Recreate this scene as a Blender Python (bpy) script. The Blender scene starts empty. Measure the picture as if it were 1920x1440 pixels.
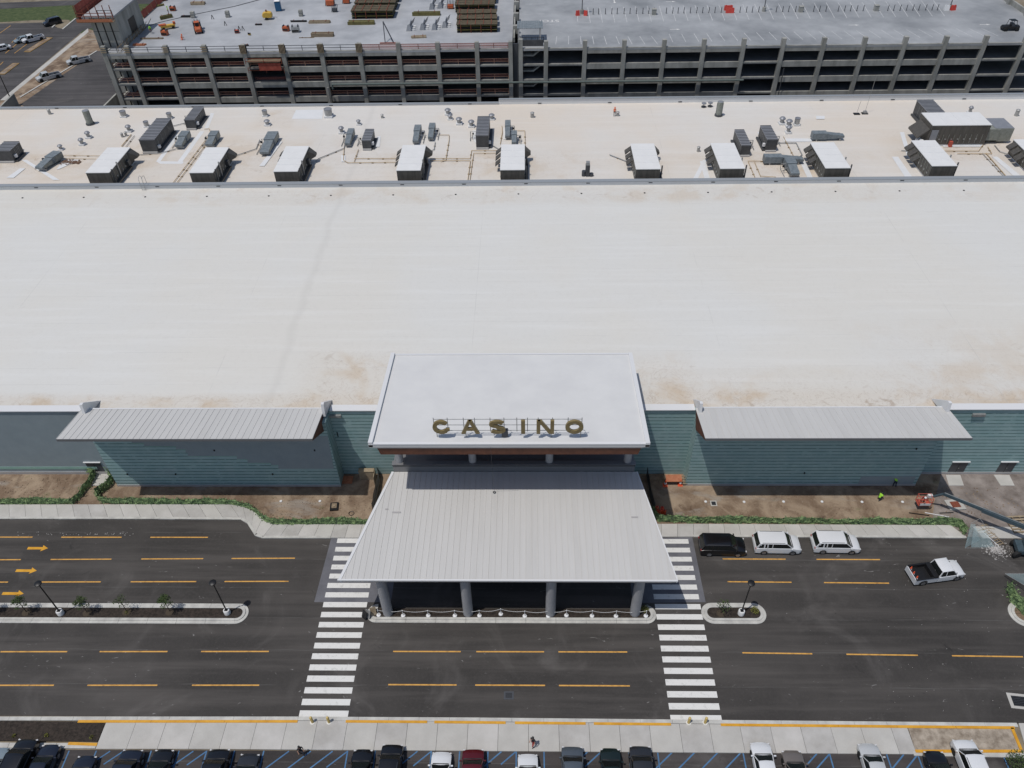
import bpy, bmesh, math, random
import numpy as np
from mathutils import Vector, Matrix
random.seed(7)
S = bpy.context.scene
C = S.collection
PI = math.pi
R = math.radians

# ---------------------------------------------------------------- camera, light, exposure
F_PX, PITCH, YAW, ROLL, CAM_H = 1444.28, 0.744194, 0.0288676, -0.022221, 72.0
def _axes():
    cp, sp, cy, sy = math.cos(PITCH), math.sin(PITCH), math.cos(YAW), math.sin(YAW)
    fw = Vector((-sy*cp, cy*cp, -sp)); rt = Vector((cy, sy, 0)); up = rt.cross(fw)
    rt2 = rt*math.cos(ROLL) + up*math.sin(ROLL); up2 = -rt*math.sin(ROLL) + up*math.cos(ROLL)
    return rt2, up2, fw
_rt, _up, _fw = _axes()
cam_d = bpy.data.cameras.new('camera'); cam = bpy.data.objects.new('camera', cam_d); C.objects.link(cam)
cam.matrix_world = Matrix(((_rt.x, _up.x, -_fw.x, 0), (_rt.y, _up.y, -_fw.y, 0), (_rt.z, _up.z, -_fw.z, CAM_H), (0, 0, 0, 1)))
cam_d.sensor_width = 36; cam_d.lens = 36*F_PX/1920; cam_d.clip_end = 5000; cam_d.clip_start = 1
S.camera = cam
SUN_EL, SUN_AZ = R(69.9), R(35.5)            # shadows run towards +X, a little +Y
w = bpy.data.worlds.new('World'); S.world = w; w.use_nodes = True
nt = w.node_tree; bg = nt.nodes['Background']; sky = nt.nodes.new('ShaderNodeTexSky')
sky.sky_type = 'NISHITA'; sky.sun_disc = False; sky.sun_elevation = SUN_EL
SUNV = Vector((-math.cos(SUN_AZ)*math.cos(SUN_EL), -math.sin(SUN_AZ)*math.cos(SUN_EL), math.sin(SUN_EL)))
sky.sun_rotation = math.atan2(SUNV.x, SUNV.y)
sky.air_density = 1.0; sky.dust_density = 1.2; sky.ozone_density = 1.0
nt.links.new(sky.outputs[0], bg.inputs[0]); bg.inputs[1].default_value = 0.085
sd = bpy.data.lights.new('sun', 'SUN'); sd.energy = 2.6; sd.angle = R(0.55); sd.color = (1, .965, .915)
so = bpy.data.objects.new('sun', sd); C.objects.link(so); so.rotation_euler = SUNV.to_track_quat('Z', 'Y').to_euler(); so.location = (0, 0, 200)
S.view_settings.view_transform = 'Standard'; S.view_settings.look = 'None'
S.view_settings.exposure = 0.0; S.view_settings.gamma = 1.0; S.view_settings.use_curve_mapping = False

def at(px, py, z=0.0):
    """where a sight line through a spot of the survey photo meets the level z"""
    d = _rt*((px-960)/F_PX) - _up*((py-720)/F_PX) + _fw
    t = (z-CAM_H)/d.z
    return Vector((d.x*t, d.y*t, z))
def aty(px, py, y):
    d = _rt*((px-960)/F_PX) - _up*((py-720)/F_PX) + _fw
    t = y/d.y
    return Vector((d.x*t, y, CAM_H+d.z*t))

# ---------------------------------------------------------------- materials
def _new(name):
    m = bpy.data.materials.new(name); m.use_nodes = True
    return m, m.node_tree, m.node_tree.nodes['Principled BSDF']
def mat(name, c1, c2=None, rough=.7, scale=1.0, detail=5, metal=0.0, bump=0.0, bscale=None, space='world', stretch=None, lo=.35, hi=.65, spec=.4, coat=0.0):
    m, t, p = _new(name)
    p.inputs['Roughness'].default_value = rough; p.inputs['Metallic'].default_value = metal
    p.inputs['Specular IOR Level'].default_value = spec; p.inputs['Coat Weight'].default_value = coat
    p.inputs['Coat Roughness'].default_value = .05
    if c2 is None and not bump:
        p.inputs['Base Color'].default_value = (*c1, 1); return m
    if space == 'world': co = t.nodes.new('ShaderNodeNewGeometry').outputs['Position']
    else: co = t.nodes.new('ShaderNodeTexCoord').outputs['Object']
    if stretch:
        mp = t.nodes.new('ShaderNodeMapping'); mp.inputs['Scale'].default_value = stretch; t.links.new(co, mp.inputs[0]); co = mp.outputs[0]
    if c2 is not None:
        n = t.nodes.new('ShaderNodeTexNoise'); n.inputs['Scale'].default_value = scale; n.inputs['Detail'].default_value = detail
        n.inputs['Roughness'].default_value = .62; t.links.new(co, n.inputs['Vector'])
        r = t.nodes.new('ShaderNodeValToRGB'); r.color_ramp.elements[0].position = lo; r.color_ramp.elements[1].position = hi
        r.color_ramp.elements[0].color = (*c1, 1); r.color_ramp.elements[1].color = (*c2, 1)
        t.links.new(n.outputs[0], r.inputs[0]); t.links.new(r.outputs[0], p.inputs['Base Color'])
    else: p.inputs['Base Color'].default_value = (*c1, 1)
    if bump:
        b = t.nodes.new('ShaderNodeTexNoise'); b.inputs['Scale'].default_value = bscale or scale*6; b.inputs['Detail'].default_value = 4
        t.links.new(co, b.inputs['Vector']); q = t.nodes.new('ShaderNodeBump'); q.inputs['Strength'].default_value = bump
        q.inputs['Distance'].default_value = .05; t.links.new(b.outputs[0], q.inputs['Height']); t.links.new(q.outputs[0], p.inputs['Normal'])
    return m
class G:
    """small wrapper for building shader graphs"""
    def __init__(s, name, rough=.8):
        s.m, s.t, s.p = _new(name); s.p.inputs['Roughness'].default_value = rough
        s.pos = s.t.nodes.new('ShaderNodeNewGeometry').outputs['Position']
        sp = s.t.nodes.new('ShaderNodeSeparateXYZ'); s.t.links.new(s.pos, sp.inputs[0]); s.x, s.y, s.z = sp.outputs
    def mp(s, sc, rot=0):
        n = s.t.nodes.new('ShaderNodeMapping'); n.inputs['Scale'].default_value = sc; n.inputs['Rotation'].default_value = (0, 0, rot); s.t.links.new(s.pos, n.inputs[0]); return n.outputs[0]
    def noise(s, scale, detail=5, vec=None, rough=.6, dist=0):
        n = s.t.nodes.new('ShaderNodeTexNoise'); n.inputs['Scale'].default_value = scale; n.inputs['Detail'].default_value = detail
        n.inputs['Roughness'].default_value = rough; n.inputs['Distortion'].default_value = dist
        s.t.links.new(vec if vec is not None else s.pos, n.inputs['Vector']); return n.outputs[0]
    def val(s, v): return v
    def op(s, o, a, b=0.0, c=0.0, clamp=False):
        n = s.t.nodes.new('ShaderNodeMath'); n.operation = o; n.use_clamp = clamp
        for i, v in enumerate((a, b, c)):
            if isinstance(v, (int, float)): n.inputs[i].default_value = v
            else: s.t.links.new(v, n.inputs[i])
        return n.outputs[0]
    def step(s, v, lo, hi):
        n = s.t.nodes.new('ShaderNodeMapRange'); n.interpolation_type = 'SMOOTHSTEP'
        n.inputs[1].default_value = lo; n.inputs[2].default_value = hi
        s.t.links.new(v, n.inputs[0]); return n.outputs[0]
    def mix(s, f, a, b):
        n = s.t.nodes.new('ShaderNodeMix'); n.data_type = 'RGBA'
        if isinstance(f, (int, float)): n.inputs[0].default_value = f
        else: s.t.links.new(f, n.inputs[0])
        for i, v in ((6, a), (7, b)):
            if isinstance(v, tuple): n.inputs[i].default_value = (*v, 1)
            else: s.t.links.new(v, n.inputs[i])
        return n.outputs[2]
    def lines(s, c, period, width, off=0.0):
        """thin lines every period metres along coordinate c: 1 on the line"""
        a = s.op('MODULO', s.op('ADD', c, 1000*period+off), period)
        return s.op('LESS_THAN', a, width)
    def out(s, col, bump=None, strength=.3, rough=None, dist=.03):
        s.t.links.new(col, s.p.inputs['Base Color'])
        if bump is not None:
            q = s.t.nodes.new('ShaderNodeBump'); q.inputs['Strength'].default_value = strength; q.inputs['Distance'].default_value = dist
            s.t.links.new(bump, q.inputs['Height']); s.t.links.new(q.outputs[0], s.p.inputs['Normal'])
        if rough is not None: s.t.links.new(rough, s.p.inputs['Roughness'])
        return s.m

def membrane(name, base, warm, stain_bands, seam=3.0, warm_amt=.5):
    g = G(name, .62)
    big = g.noise(.035, 4); mid = g.noise(.16, 6, dist=.4); fine = g.noise(1.6, 6)
    streak = g.noise(1.0, 4, vec=g.mp((.05, .9, 1)))
    col = g.mix(g.op('MULTIPLY', g.step(big, .38, .66), warm_amt), base, warm)
    col = g.mix(g.op('MULTIPLY', g.step(streak, .45, .75), .16), col, (.80, .80, .79))
    col = g.mix(g.op('MULTIPLY', g.step(fine, .45, .8), .10), col, (.42, .40, .37))
    col = g.mix(g.op('MULTIPLY', g.step(g.noise(5.0, 3), .56, .75), .14), col, (.40, .36, .32))
    # rain-borne dirt that has settled along the low edges
    blotch = g.step(mid, .47, .66)
    hard = g.step(g.noise(.42, 7, dist=1.2), .60, .70)
    for (cx, hx, cy, hy, amt) in stain_bands:
        dx = g.op('DIVIDE', g.op('ABSOLUTE', g.op('SUBTRACT', g.x, cx)), hx)
        dy = g.op('DIVIDE', g.op('ABSOLUTE', g.op('SUBTRACT', g.y, cy)), hy)
        d = g.step(g.op('SUBTRACT', 1.0, g.op('MAXIMUM', dx, dy)), 0.0, .7)
        col = g.mix(g.op('MULTIPLY', g.op('MULTIPLY', d, g.op('ADD', g.op('MULTIPLY', blotch, .75), .25)), amt), col, (.52, .41, .29))
        col = g.mix(g.op('MULTIPLY', g.op('MULTIPLY', d, hard), amt*.5), col, (.27, .18, .11))
        vein = g.step(g.op('ABSOLUTE', g.op('SUBTRACT', g.noise(.55, 8, dist=1.8), .5)), .022, .0)
        col = g.mix(g.op('MULTIPLY', g.op('MULTIPLY', d, vein), amt*.35), col, (.30, .21, .14))
    wob = g.op('MULTIPLY', g.noise(.5, 3), .12)
    ln = g.lines(g.op('ADD', g.y, wob), seam, .07)
    ln2 = g.op('MULTIPLY', g.lines(g.x, 30.5, .10, 7), 1.0)
    ln = g.op('MAXIMUM', ln, ln2)
    track = g.op('MULTIPLY', g.step(g.op('ABSOLUTE', g.op('SUBTRACT', g.x, g.op('ADD', -31.0, g.op('MULTIPLY', g.noise(.2,3), 2.0)))), .9, .0), .16)
    col = g.mix(track, col, (.42, .40, .37))
    foot = g.step(g.noise(.9, 8, dist=2.2, vec=g.mp((.5,1.6,1))), .64, .72)
    col = g.mix(g.op('MULTIPLY', foot, .16), col, (.36, .33, .29))
    vary = g.step(g.noise(.2, 3), .4, .65)
    col = g.mix(g.op('MULTIPLY', g.op('MULTIPLY', ln, vary), .32), col, (.42, .41, .39))
    return g.out(col, g.noise(.9, 3), .12)

M = {}
M['main_roof'] = membrane('main_roof_membrane', (.628, .619, .586), (.63, .597, .53),
    [(-21, 8, 67, 8, .62), (-40, 70, 63.3, 2.4, .8), (16, 5, 66.5, 7, .55), (40, 40, 63.6, 2.8, .7), (35, 34, 66, 5, .35), (0, 110, 110.5, 4, .42), (60, 25, 70, 10, .3)], 2.9)
M['rear_roof'] = membrane('rear_roof_membrane', (.645, .615, .57), (.65, .575, .485),
    [(-60, 40, 125, 12, .38), (-88, 10, 124, 5, .6), (-10, 30, 122, 8, .40), (45, 12, 121, 6, .6), (78, 18, 127, 8, .6), (-48, 5, 142, 6, .5), (0, 120, 124, 3, .22)], 3.2, .8)
def asphalt(name, c=(.044, .0395, .036), patch=.5):
    g = G(name, .85)
    a = g.noise(.06, 4); b = g.noise(3.5, 6); sp = g.noise(18, 2); lane = g.noise(1.0, 5, vec=g.mp((.035, .55, 1)))
    col = g.mix(g.step(a, .35, .7), tuple(x*.70 for x in c), tuple(x*1.35 for x in c))
    col = g.mix(g.op('MULTIPLY', g.step(lane, .44, .68), .65), col, tuple(x*2.0 for x in c))
    col = g.mix(g.op('MULTIPLY', g.step(b, .4, .8), .35), col, tuple(x*1.6 for x in c))
    col = g.mix(g.op('MULTIPLY', g.step(sp, .60, .72), .5), col, (.11, .105, .10))
    dust = g.step(g.noise(.11, 9, dist=1.5), .52, .74)
    col = g.mix(g.op('MULTIPLY', dust, .5), col, (.13, .12, .112))
    chalk = g.op('MULTIPLY', g.step(g.noise(1.1, 7, dist=2.0, vec=g.mp((.55, 1.3, 1))), .66, .74), .7)
    col = g.mix(chalk, col, (.30, .29, .28))
    jl = g.lines(g.op('ADD', g.y, g.op('MULTIPLY', g.noise(.3, 3), .25)), 3.62, .09, 1.1)
    col = g.mix(g.op('MULTIPLY', g.op('MULTIPLY', jl, g.step(g.noise(.25,4), .4, .6)), .55), col, (.10, .095, .09))
    wheel = g.step(g.noise(1.0, 4, vec=g.mp((.02, 1.1, 1))), .55, .70)
    col = g.mix(g.op('MULTIPLY', wheel, .35), col, tuple(x*.55 for x in c))
    oil = g.step(g.noise(.45, 6, dist=.8), .66, .74)
    col = g.mix(g.op('MULTIPLY', oil, .55), col, (.012, .011, .011))
    return g.out(col, g.noise(22, 3), .25, dist=.02)
M['asphalt'] = asphalt('road_asphalt')
M['lot'] = asphalt('parking_asphalt', (.036, .031, .03))
M['old_asphalt'] = asphalt('far_asphalt', (.052, .048, .048))
M['apron'] = mat('worn_apron', (.105, .105, .118), (.15, .15, .165), .8, .5, 6, bump=.2, bscale=6)
M['concrete'] = mat('pale_concrete', (.40, .385, .355), (.50, .485, .45), .8, .35, 8, bump=.25, bscale=5, lo=.3, hi=.7)
M['concrete_b'] = mat('pale_concrete_slab_b', (.37, .355, .33), (.47, .455, .43), .8, .5, 8, bump=.25, bscale=5)
M['concrete_c'] = mat('pale_concrete_slab_c', (.43, .415, .385), (.52, .50, .47), .8, .4, 8, bump=.25, bscale=5)
M['kerb'] = mat('kerb_concrete', (.40, .39, .365), (.55, .54, .50), .8, .9, 7)
M['struct'] = mat('precast_concrete', (.22, .22, .20), (.37, .365, .335), .85, .55, 8, bump=.3, bscale=4, stretch=(1, 1, .35))
M['deck_new'] = mat('new_deck_concrete', (.27, .28, .295), (.43, .44, .455), .7, .09, 7, bump=.15)
M['deck_old'] = mat('sealed_deck_concrete', (.20, .21, .22), (.38, .39, .40), .65, .07, 7, bump=.15)
def dirt_mat():
    g = G('bare_dirt', .95)
    col = g.mix(g.step(g.noise(.35, 9, dist=.6), .36, .66), (.17, .115, .075), (.33, .25, .175))
    col = g.mix(g.op('MULTIPLY', g.step(g.noise(.16, 8, dist=1.0), .54, .66), .75), col, (.085, .05, .03))
    col = g.mix(g.op('MULTIPLY', g.step(g.noise(.22, 6, dist=.5, vec=g.mp((.6,1.6,1))), .56, .68), .7), col, (.30, .27, .235))
    col = g.mix(g.op('MULTIPLY', g.step(g.noise(.4, 6), .62, .72), .4), col, (.10, .105, .035))
    col = g.mix(g.op('MULTIPLY', g.step(g.noise(4.0, 5), .55, .75), .35), col, (.40, .33, .26))
    return g.out(col, g.noise(3.0, 7), .8, dist=.12)
M['dirt'] = dirt_mat()
M['gravel'] = mat('gravel_fill', (.14, .115, .10), (.30, .26, .235), .95, .45, 9, bump=.8, bscale=7)
M['mulch'] = mat('dark_mulch', (.018, .014, .011), (.05, .038, .03), .95, 4.5, 8, bump=.9, bscale=12)
M['grass'] = mat('field_grass', (.035, .058, .018), (.085, .105, .04), .95, .8, 9, bump=.5)
M['verge'] = mat('dry_verge', (.15, .12, .08), (.26, .22, .16), .95, .4, 9, bump=.6)
M['paint_w'] = mat('white_road_paint', (.48, .475, .45), (.68, .67, .64), .7, 2.2, 9, lo=.26, hi=.46)
M['paint_y'] = mat('yellow_road_paint', (.34, .17, .04), (.64, .34, .075), .7, 2.0, 9, lo=.30, hi=.52)
M['kerb_y'] = mat('yellow_kerb_paint', (.55, .26, .015), (.68, .35, .03), .6, 1.2, 6)
M['paint_b'] = mat('blue_road_paint', (.05, .135, .27), (.08, .19, .34), .7, 1.2, 6)
M['paint_dk'] = mat('faded_deck_paint', (.42, .43, .43), (.60, .60, .60), .7, 1.2, 6)
def sheath():
    g = G('teal_sheathing', .65)
    wob = g.op('MULTIPLY', g.noise(1.3, 2, vec=g.mp((1, 1, .1))), .05)
    ln = g.lines(g.op('ADD', g.z, wob), .54, .10)
    seg = g.step(g.noise(1.2, 3, vec=g.mp((1, 1, .8))), .30, .5)
    ln = g.op('MULTIPLY', ln, g.op('ADD', g.op('MULTIPLY', seg, .7), .3))
    nn = g.noise(.7, 7); row = g.noise(1.0, 1, vec=g.mp((.02, .02, 1.9)))
    col = g.mix(g.step(nn, .35, .7), (.28, .43, .43), (.35, .495, .49))
    col = g.mix(g.op('MULTIPLY', g.step(row, .4, .65), .4), col, (.31, .42, .43))
    col = g.mix(g.op('MULTIPLY', ln, .9), col, (.05, .12, .11))
    col = g.mix(g.op('MULTIPLY', g.step(g.noise(.15, 4), .55, .7), .30), col, (.36, .42, .43))
    return g.out(col, ln, .25)
M['teal'] = sheath()
M['slate'] = mat('slate_blue_coating', (.26, .31, .33), (.29, .34, .36), .7, .6, 6)
M['mint'] = mat('mint_membrane_strip', (.25, .42, .36), (.30, .47, .40), .6, 1.5)
M['white_metal'] = mat('off_white_metal_panel', (.525, .515, .495), (.55, .54, .52), .5, .8, 4, stretch=(2, .15, 1))
M['white_metal_b'] = mat('off_white_metal_panel_b', (.51, .50, .48), (.54, .53, .51), .5, .8, 4, stretch=(2, .15, 1))
M['rib'] = mat('seam_metal', (.40, .385, .38), None, .5)
M['upper'] = mat('portico_membrane', (.605, .60, .59), (.65, .645, .63), .55, .35, 6)
M['trim'] = mat('white_trim', (.66, .66, .66), None, .45)
M['coping'] = mat('blue_grey_coping', (.27, .29, .31), None, .45)
M['gutter'] = mat('grey_gutter_metal', (.22, .22, .225), None, .4, metal=.3)
M['fascia'] = mat('light_grey_fascia', (.40, .39, .38), (.45, .44, .43), .5, 1)
M['wood'] = mat('brown_wood_soffit', (.10, .036, .019), (.15, .055, .028), .6, 1.5, 6, stretch=(1, .2, 1))
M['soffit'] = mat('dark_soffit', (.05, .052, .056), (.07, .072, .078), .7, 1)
M['column'] = mat('grey_column', (.30, .30, .31), (.34, .34, .35), .5, 1)
M['black'] = mat('black_paint', (.012, .012, .013), None, .45)
M['gold'] = mat('bronze_gold_letter', (.20, .150, .065), (.25, .19, .085), .4, 2, metal=.1)
M['steel'] = mat('dark_steel', (.08, .085, .095), None, .5, metal=.4)
M['galv'] = mat('galvanised_metal', (.30, .30, .29), (.42, .42, .41), .45, 3, metal=.4, space='object')
M['unit_dark'] = mat('bronze_unit_panel', (.065, .060, .053), (.10, .092, .08), .5, 1.4, 6, space='object', stretch=(2, 2, .3))
M['unit_top'] = mat('white_unit_top', (.68, .675, .66), (.72, .715, .70), .5, .6, 6, space='object')
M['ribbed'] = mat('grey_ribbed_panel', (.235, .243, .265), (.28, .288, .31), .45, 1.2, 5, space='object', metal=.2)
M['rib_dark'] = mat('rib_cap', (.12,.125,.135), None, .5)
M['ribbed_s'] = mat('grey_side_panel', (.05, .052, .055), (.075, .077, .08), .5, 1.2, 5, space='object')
M['duct'] = mat('grey_green_duct', (.13, .155, .17), (.21, .235, .25), .5, 2.2, 6, space='object')
M['duct_b'] = mat('olive_duct_side', (.20, .21, .18), (.27, .28, .25), .5, 2.2, 6, space='object')
M['pad'] = mat('clean_membrane_patch', (.66, .67, .67), (.70, .70, .70), .6, .7, 6)
M['pipe'] = mat('rust_yellow_pipe', (.42, .31, .18), (.52, .40, .24), .5, 2)
M['rust'] = mat('rust_red_steel', (.14, .035, .02), (.23, .065, .035), .7, 3)
M['orange'] = mat('orange_plastic', (.70, .085, .03), (.78, .13, .05), .5, 2, space='object')
M['deck_orange'] = mat('faded_machine_orange', (.40, .085, .03), (.50, .13, .05), .6, 2, space='object')
M['barrier_red'] = mat('barrier_red', (.50, .05, .04), (.58, .07, .05), .5, 2, space='object')
M['lumber'] = mat('weathered_lumber', (.17, .125, .08), (.30, .235, .16), .8, 3, 6, space='object', stretch=(.3, 3, 3))
M['olive'] = mat('olive_beam', (.10, .09, .03), (.17, .145, .05), .7, 2, 5, space='object')
M['dkwood'] = mat('dark_form_plywood', (.045, .038, .022), (.09, .075, .045), .8, 2, 5, space='object')
M['tan'] = mat('tan_form', (.26, .20, .13), (.36, .29, .20), .8, 2, 5, space='object')
M['rubber'] = mat('tyre_rubber', (.014, .014, .014), None, .8)
M['hub'] = mat('alloy_wheel', (.33, .33, .34), None, .35, metal=.7)
M['glass'] = mat('dark_car_glass', (.011, .013, .013), None, .12, spec=.5)
M['chrome'] = mat('lamp_lens', (.55, .55, .55), None, .15)
M['redlens'] = mat('red_lamp_lens', (.30, .01, .01), None, .2)
M['vest'] = mat('lime_vest', (.35, .70, .05), None, .7)
M['vest_o'] = mat('orange_vest', (.80, .13, .02), None, .7)
M['skin'] = mat('skin', (.42, .24, .16), None, .6)
M['denim'] = mat('dark_trousers', (.03, .035, .05), None, .8)
M['shirt_k'] = mat('black_shirt', (.02, .02, .024), None, .8)
M['red_cloth'] = mat('red_cloth', (.32, .03, .03), None, .8)
M['white_p'] = mat('white_plastic', (.72, .72, .72), None, .4)
M['boom'] = mat('blue_grey_boom', (.045, .07, .085), (.065, .095, .115), .45, 2, space='object')
M['boom_red'] = mat('faded_red_basket', (.45, .09, .06), None, .6)
M['foliage'] = mat('leaf_green', (.03, .055, .015), (.075, .11, .03), .8, 3, 3)
M['leaf_fence'] = mat('leafy_fence_fabric', (.10, .165, .075), (.27, .37, .16), .9, 2.6, 7, bump=.6, bscale=5, lo=.4, hi=.62)
M['yellow_plant'] = mat('yellow_green_leaf', (.10, .11, .02), (.18, .17, .04), .8, 3)
M['bark'] = mat('bark', (.06, .045, .03), None, .9)
M['glass_clear'] = mat('bluish_sheet_glass', (.30, .42, .44), (.42, .54, .55), .15, 1.5)
M['glass_clear'].node_tree.nodes['Principled BSDF'].inputs['Alpha'].default_value = .34
M['blue'] = mat('portable_toilet_blue', (.02, .10, .21), None, .5)
M['yellow_m'] = mat('machine_yellow', (.55, .33, .04), (.62, .40, .07), .5, 2, space='object')
M['red_mesh'] = mat('orange_red_safety_netting', (.42, .10, .07), (.55, .16, .11), .8, 4)
M['red_mesh'].node_tree.nodes['Principled BSDF'].inputs['Alpha'].default_value = .45
M['red_solid'] = mat('red_debris_netting', (.25, .045, .03), (.38, .09, .06), .8, 1.5, 6)
M['post_w'] = mat('timber_rail', (.42, .22, .14), (.55, .32, .22), .8, 2)
M['bollard_y'] = mat('cream_yellow_bollard', (.55, .40, .13), None, .5)
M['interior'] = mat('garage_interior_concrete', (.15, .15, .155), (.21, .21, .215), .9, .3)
M['tarp'] = mat('terracotta_board', (.33, .115, .055), (.42, .17, .09), .8, 3)
M['dust'] = mat('broken_concrete_dust', (.33, .31, .29), (.50, .48, .46), .9, 3, 8, bump=.6)
def paint(name, c, metal=.0): return mat('car_paint_'+name, c, None, .28, metal=metal, spec=.5, coat=.6)

# ---------------------------------------------------------------- mesh helpers
class MB:
    def __init__(s): s.v = []; s.f = []; s.m = []; s.cur = 0
    def add(s, vs, fs):
        n = len(s.v); s.v += [tuple(v) for v in vs]; s.f += [tuple(i+n for i in f) for f in fs]; s.m += [s.cur]*len(fs)
        return s
    def box(s, x0, x1, y0, y1, z0, z1):
        return s.add([(x0,y0,z0),(x1,y0,z0),(x1,y1,z0),(x0,y1,z0),(x0,y0,z1),(x1,y0,z1),(x1,y1,z1),(x0,y1,z1)],
                     [(3,2,1,0),(4,5,6,7),(0,1,5,4),(1,2,6,5),(2,3,7,6),(3,0,4,7)])
    def rbox(s, c, size, rz=0, ry=0, rx=0):
        m = Matrix.Rotation(rz,3,'Z') @ Matrix.Rotation(ry,3,'Y') @ Matrix.Rotation(rx,3,'X'); a,b,d = size[0]/2,size[1]/2,size[2]/2
        vs = [Vector(c)+m@Vector(p) for p in ((-a,-b,-d),(a,-b,-d),(a,b,-d),(-a,b,-d),(-a,-b,d),(a,-b,d),(a,b,d),(-a,b,d))]
        return s.add(vs, [(3,2,1,0),(4,5,6,7),(0,1,5,4),(1,2,6,5),(2,3,7,6),(3,0,4,7)])
    def prism(s, poly, z0, z1):
        n = len(poly)
        z0f = z0 if callable(z0) else (lambda x,y: z0); z1f = z1 if callable(z1) else (lambda x,y: z1)
        return s.add([(x,y,z0f(x,y)) for x,y in poly]+[(x,y,z1f(x,y)) for x,y in poly],
                     [tuple(range(n-1,-1,-1)), tuple(range(n,2*n))]+[(i,(i+1)%n,(i+1)%n+n,i+n) for i in range(n)])
    def tube(s, p0, p1, r0, r1=None, n=8, cap=True):
        r1 = r0 if r1 is None else r1
        p0, p1 = Vector(p0), Vector(p1); d = (p1-p0).normalized(); a = d.orthogonal().normalized(); b = d.cross(a)
        vs = [p0+(a*math.cos(2*PI*i/n)+b*math.sin(2*PI*i/n))*r0 for i in range(n)]+[p1+(a*math.cos(2*PI*i/n)+b*math.sin(2*PI*i/n))*r1 for i in range(n)]
        fs = [(i,(i+1)%n,(i+1)%n+n,i+n) for i in range(n)]
        if cap: fs += [tuple(range(n-1,-1,-1)), tuple(range(n,2*n))]
        return s.add(vs, fs)
    def path(s, pts, r, n=6):
        for a, b in zip(pts, pts[1:]): s.tube(a, b, r, n=n)
        return s
    def lathe(s, prof, c=(0,0,0), n=14):
        vs = []; fs = []
        for r, z in prof: vs += [(c[0]+r*math.cos(2*PI*i/n), c[1]+r*math.sin(2*PI*i/n), c[2]+z) for i in range(n)]
        for k in range(len(prof)-1): fs += [(k*n+i, k*n+(i+1)%n, (k+1)*n+(i+1)%n, (k+1)*n+i) for i in range(n)]
        fs += [tuple(range(n-1,-1,-1)), tuple((len(prof)-1)*n+i for i in range(n))]
        return s.add(vs, fs)
    def loft(s, rings, cap=True):
        n = len(rings[0]); vs = [p for r in rings for p in r]
        fs = [(k*n+i, k*n+(i+1)%n, (k+1)*n+(i+1)%n, (k+1)*n+i) for k in range(len(rings)-1) for i in range(n)]
        if cap: fs += [tuple(range(n-1,-1,-1)), tuple((len(rings)-1)*n+i for i in range(n))]
        return s.add(vs, fs)
    def sheet(s, poly, z):
        zf = z if callable(z) else (lambda x,y: z)
        return s.add([(x,y,zf(x,y)) for x,y in poly], [tuple(range(len(poly)))])
    def quad(s, a, b, c, d): return s.add([a,b,c,d], [(0,1,2,3)])
    def mesh(s, name, mats, smooth=False):
        me = bpy.data.meshes.new(name); me.from_pydata(s.v, [], s.f)
        for m in (mats if isinstance(mats, (list, tuple)) else [mats]): me.materials.append(m)
        if isinstance(mats, (list, tuple)) and len(mats) > 1: me.polygons.foreach_set('material_index', s.m)
        bm = bmesh.new(); bm.from_mesh(me); bmesh.ops.recalc_face_normals(bm, faces=bm.faces); bm.to_mesh(me); bm.free()
        if smooth:
            me.polygons.foreach_set('use_smooth', [True]*len(me.polygons))
            try: me.set_sharp_from_angle(angle=R(38))
            except Exception: pass
        me.update(); return me
    def build(s, name, mats, parent=None, smooth=False, loc=(0,0,0)):
        o = bpy.data.objects.new(name, s.mesh(name, mats, smooth)); C.objects.link(o); o.location = loc
        if parent is not None: o.parent = parent
        return o
def tag(o, label=None, cat=None, group=None, kind=None):
    if label: o['label'] = label
    if cat: o['category'] = cat
    if group: o['group'] = group
    if kind: o['kind'] = kind
    return o
def thing(name, label, cat, loc=(0,0,0), rz=0, group=None):
    o = bpy.data.objects.new(name, None); C.objects.link(o); o.location = loc; o.rotation_euler = (0,0,rz)
    return tag(o, label, cat, group)
def struct(o): o['kind'] = 'structure'; return o
def sempty(name): o = bpy.data.objects.new(name, None); C.objects.link(o); return struct(o)
def dup(root, loc=None, rz=None, label=None, group=None):
    r = root.copy(); C.objects.link(r)
    if loc is not None: r.location = loc
    if rz is not None: r.rotation_euler = (0,0,rz)
    if label: r['label'] = label
    if group: r['group'] = group
    for ch in list(root.children):
        c = ch.copy(); C.objects.link(c); c.parent = r
        for g_ in list(ch.children):
            d = g_.copy(); C.objects.link(d); d.parent = c
    return r
def linked(name, me, parent, loc=(0,0,0), rz=0):
    o = bpy.data.objects.new(name, me); C.objects.link(o); o.parent = parent; o.location = loc; o.rotation_euler = (0,0,rz); return o
def xy(px, py, z=0): p = at(px, py, z); return (p.x, p.y)
def clip(poly, a, b, c):
    """keep a*x+b*y<=c"""
    out = []
    for i in range(len(poly)):
        p, q = poly[i], poly[(i+1) % len(poly)]; dp = a*p[0]+b*p[1]-c; dq = a*q[0]+b*q[1]-c
        if dp <= 0: out.append(p)
        if (dp < 0 < dq) or (dq < 0 < dp):
            t = dp/(dp-dq); out.append((p[0]+(q[0]-p[0])*t, p[1]+(q[1]-p[1])*t))
    return out
def arc(cx, cy, rx, ry, a0, a1, n=8): return [(cx+rx*math.cos(a0+(a1-a0)*i/n), cy+ry*math.sin(a0+(a1-a0)*i/n)) for i in range(n+1)]
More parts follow.
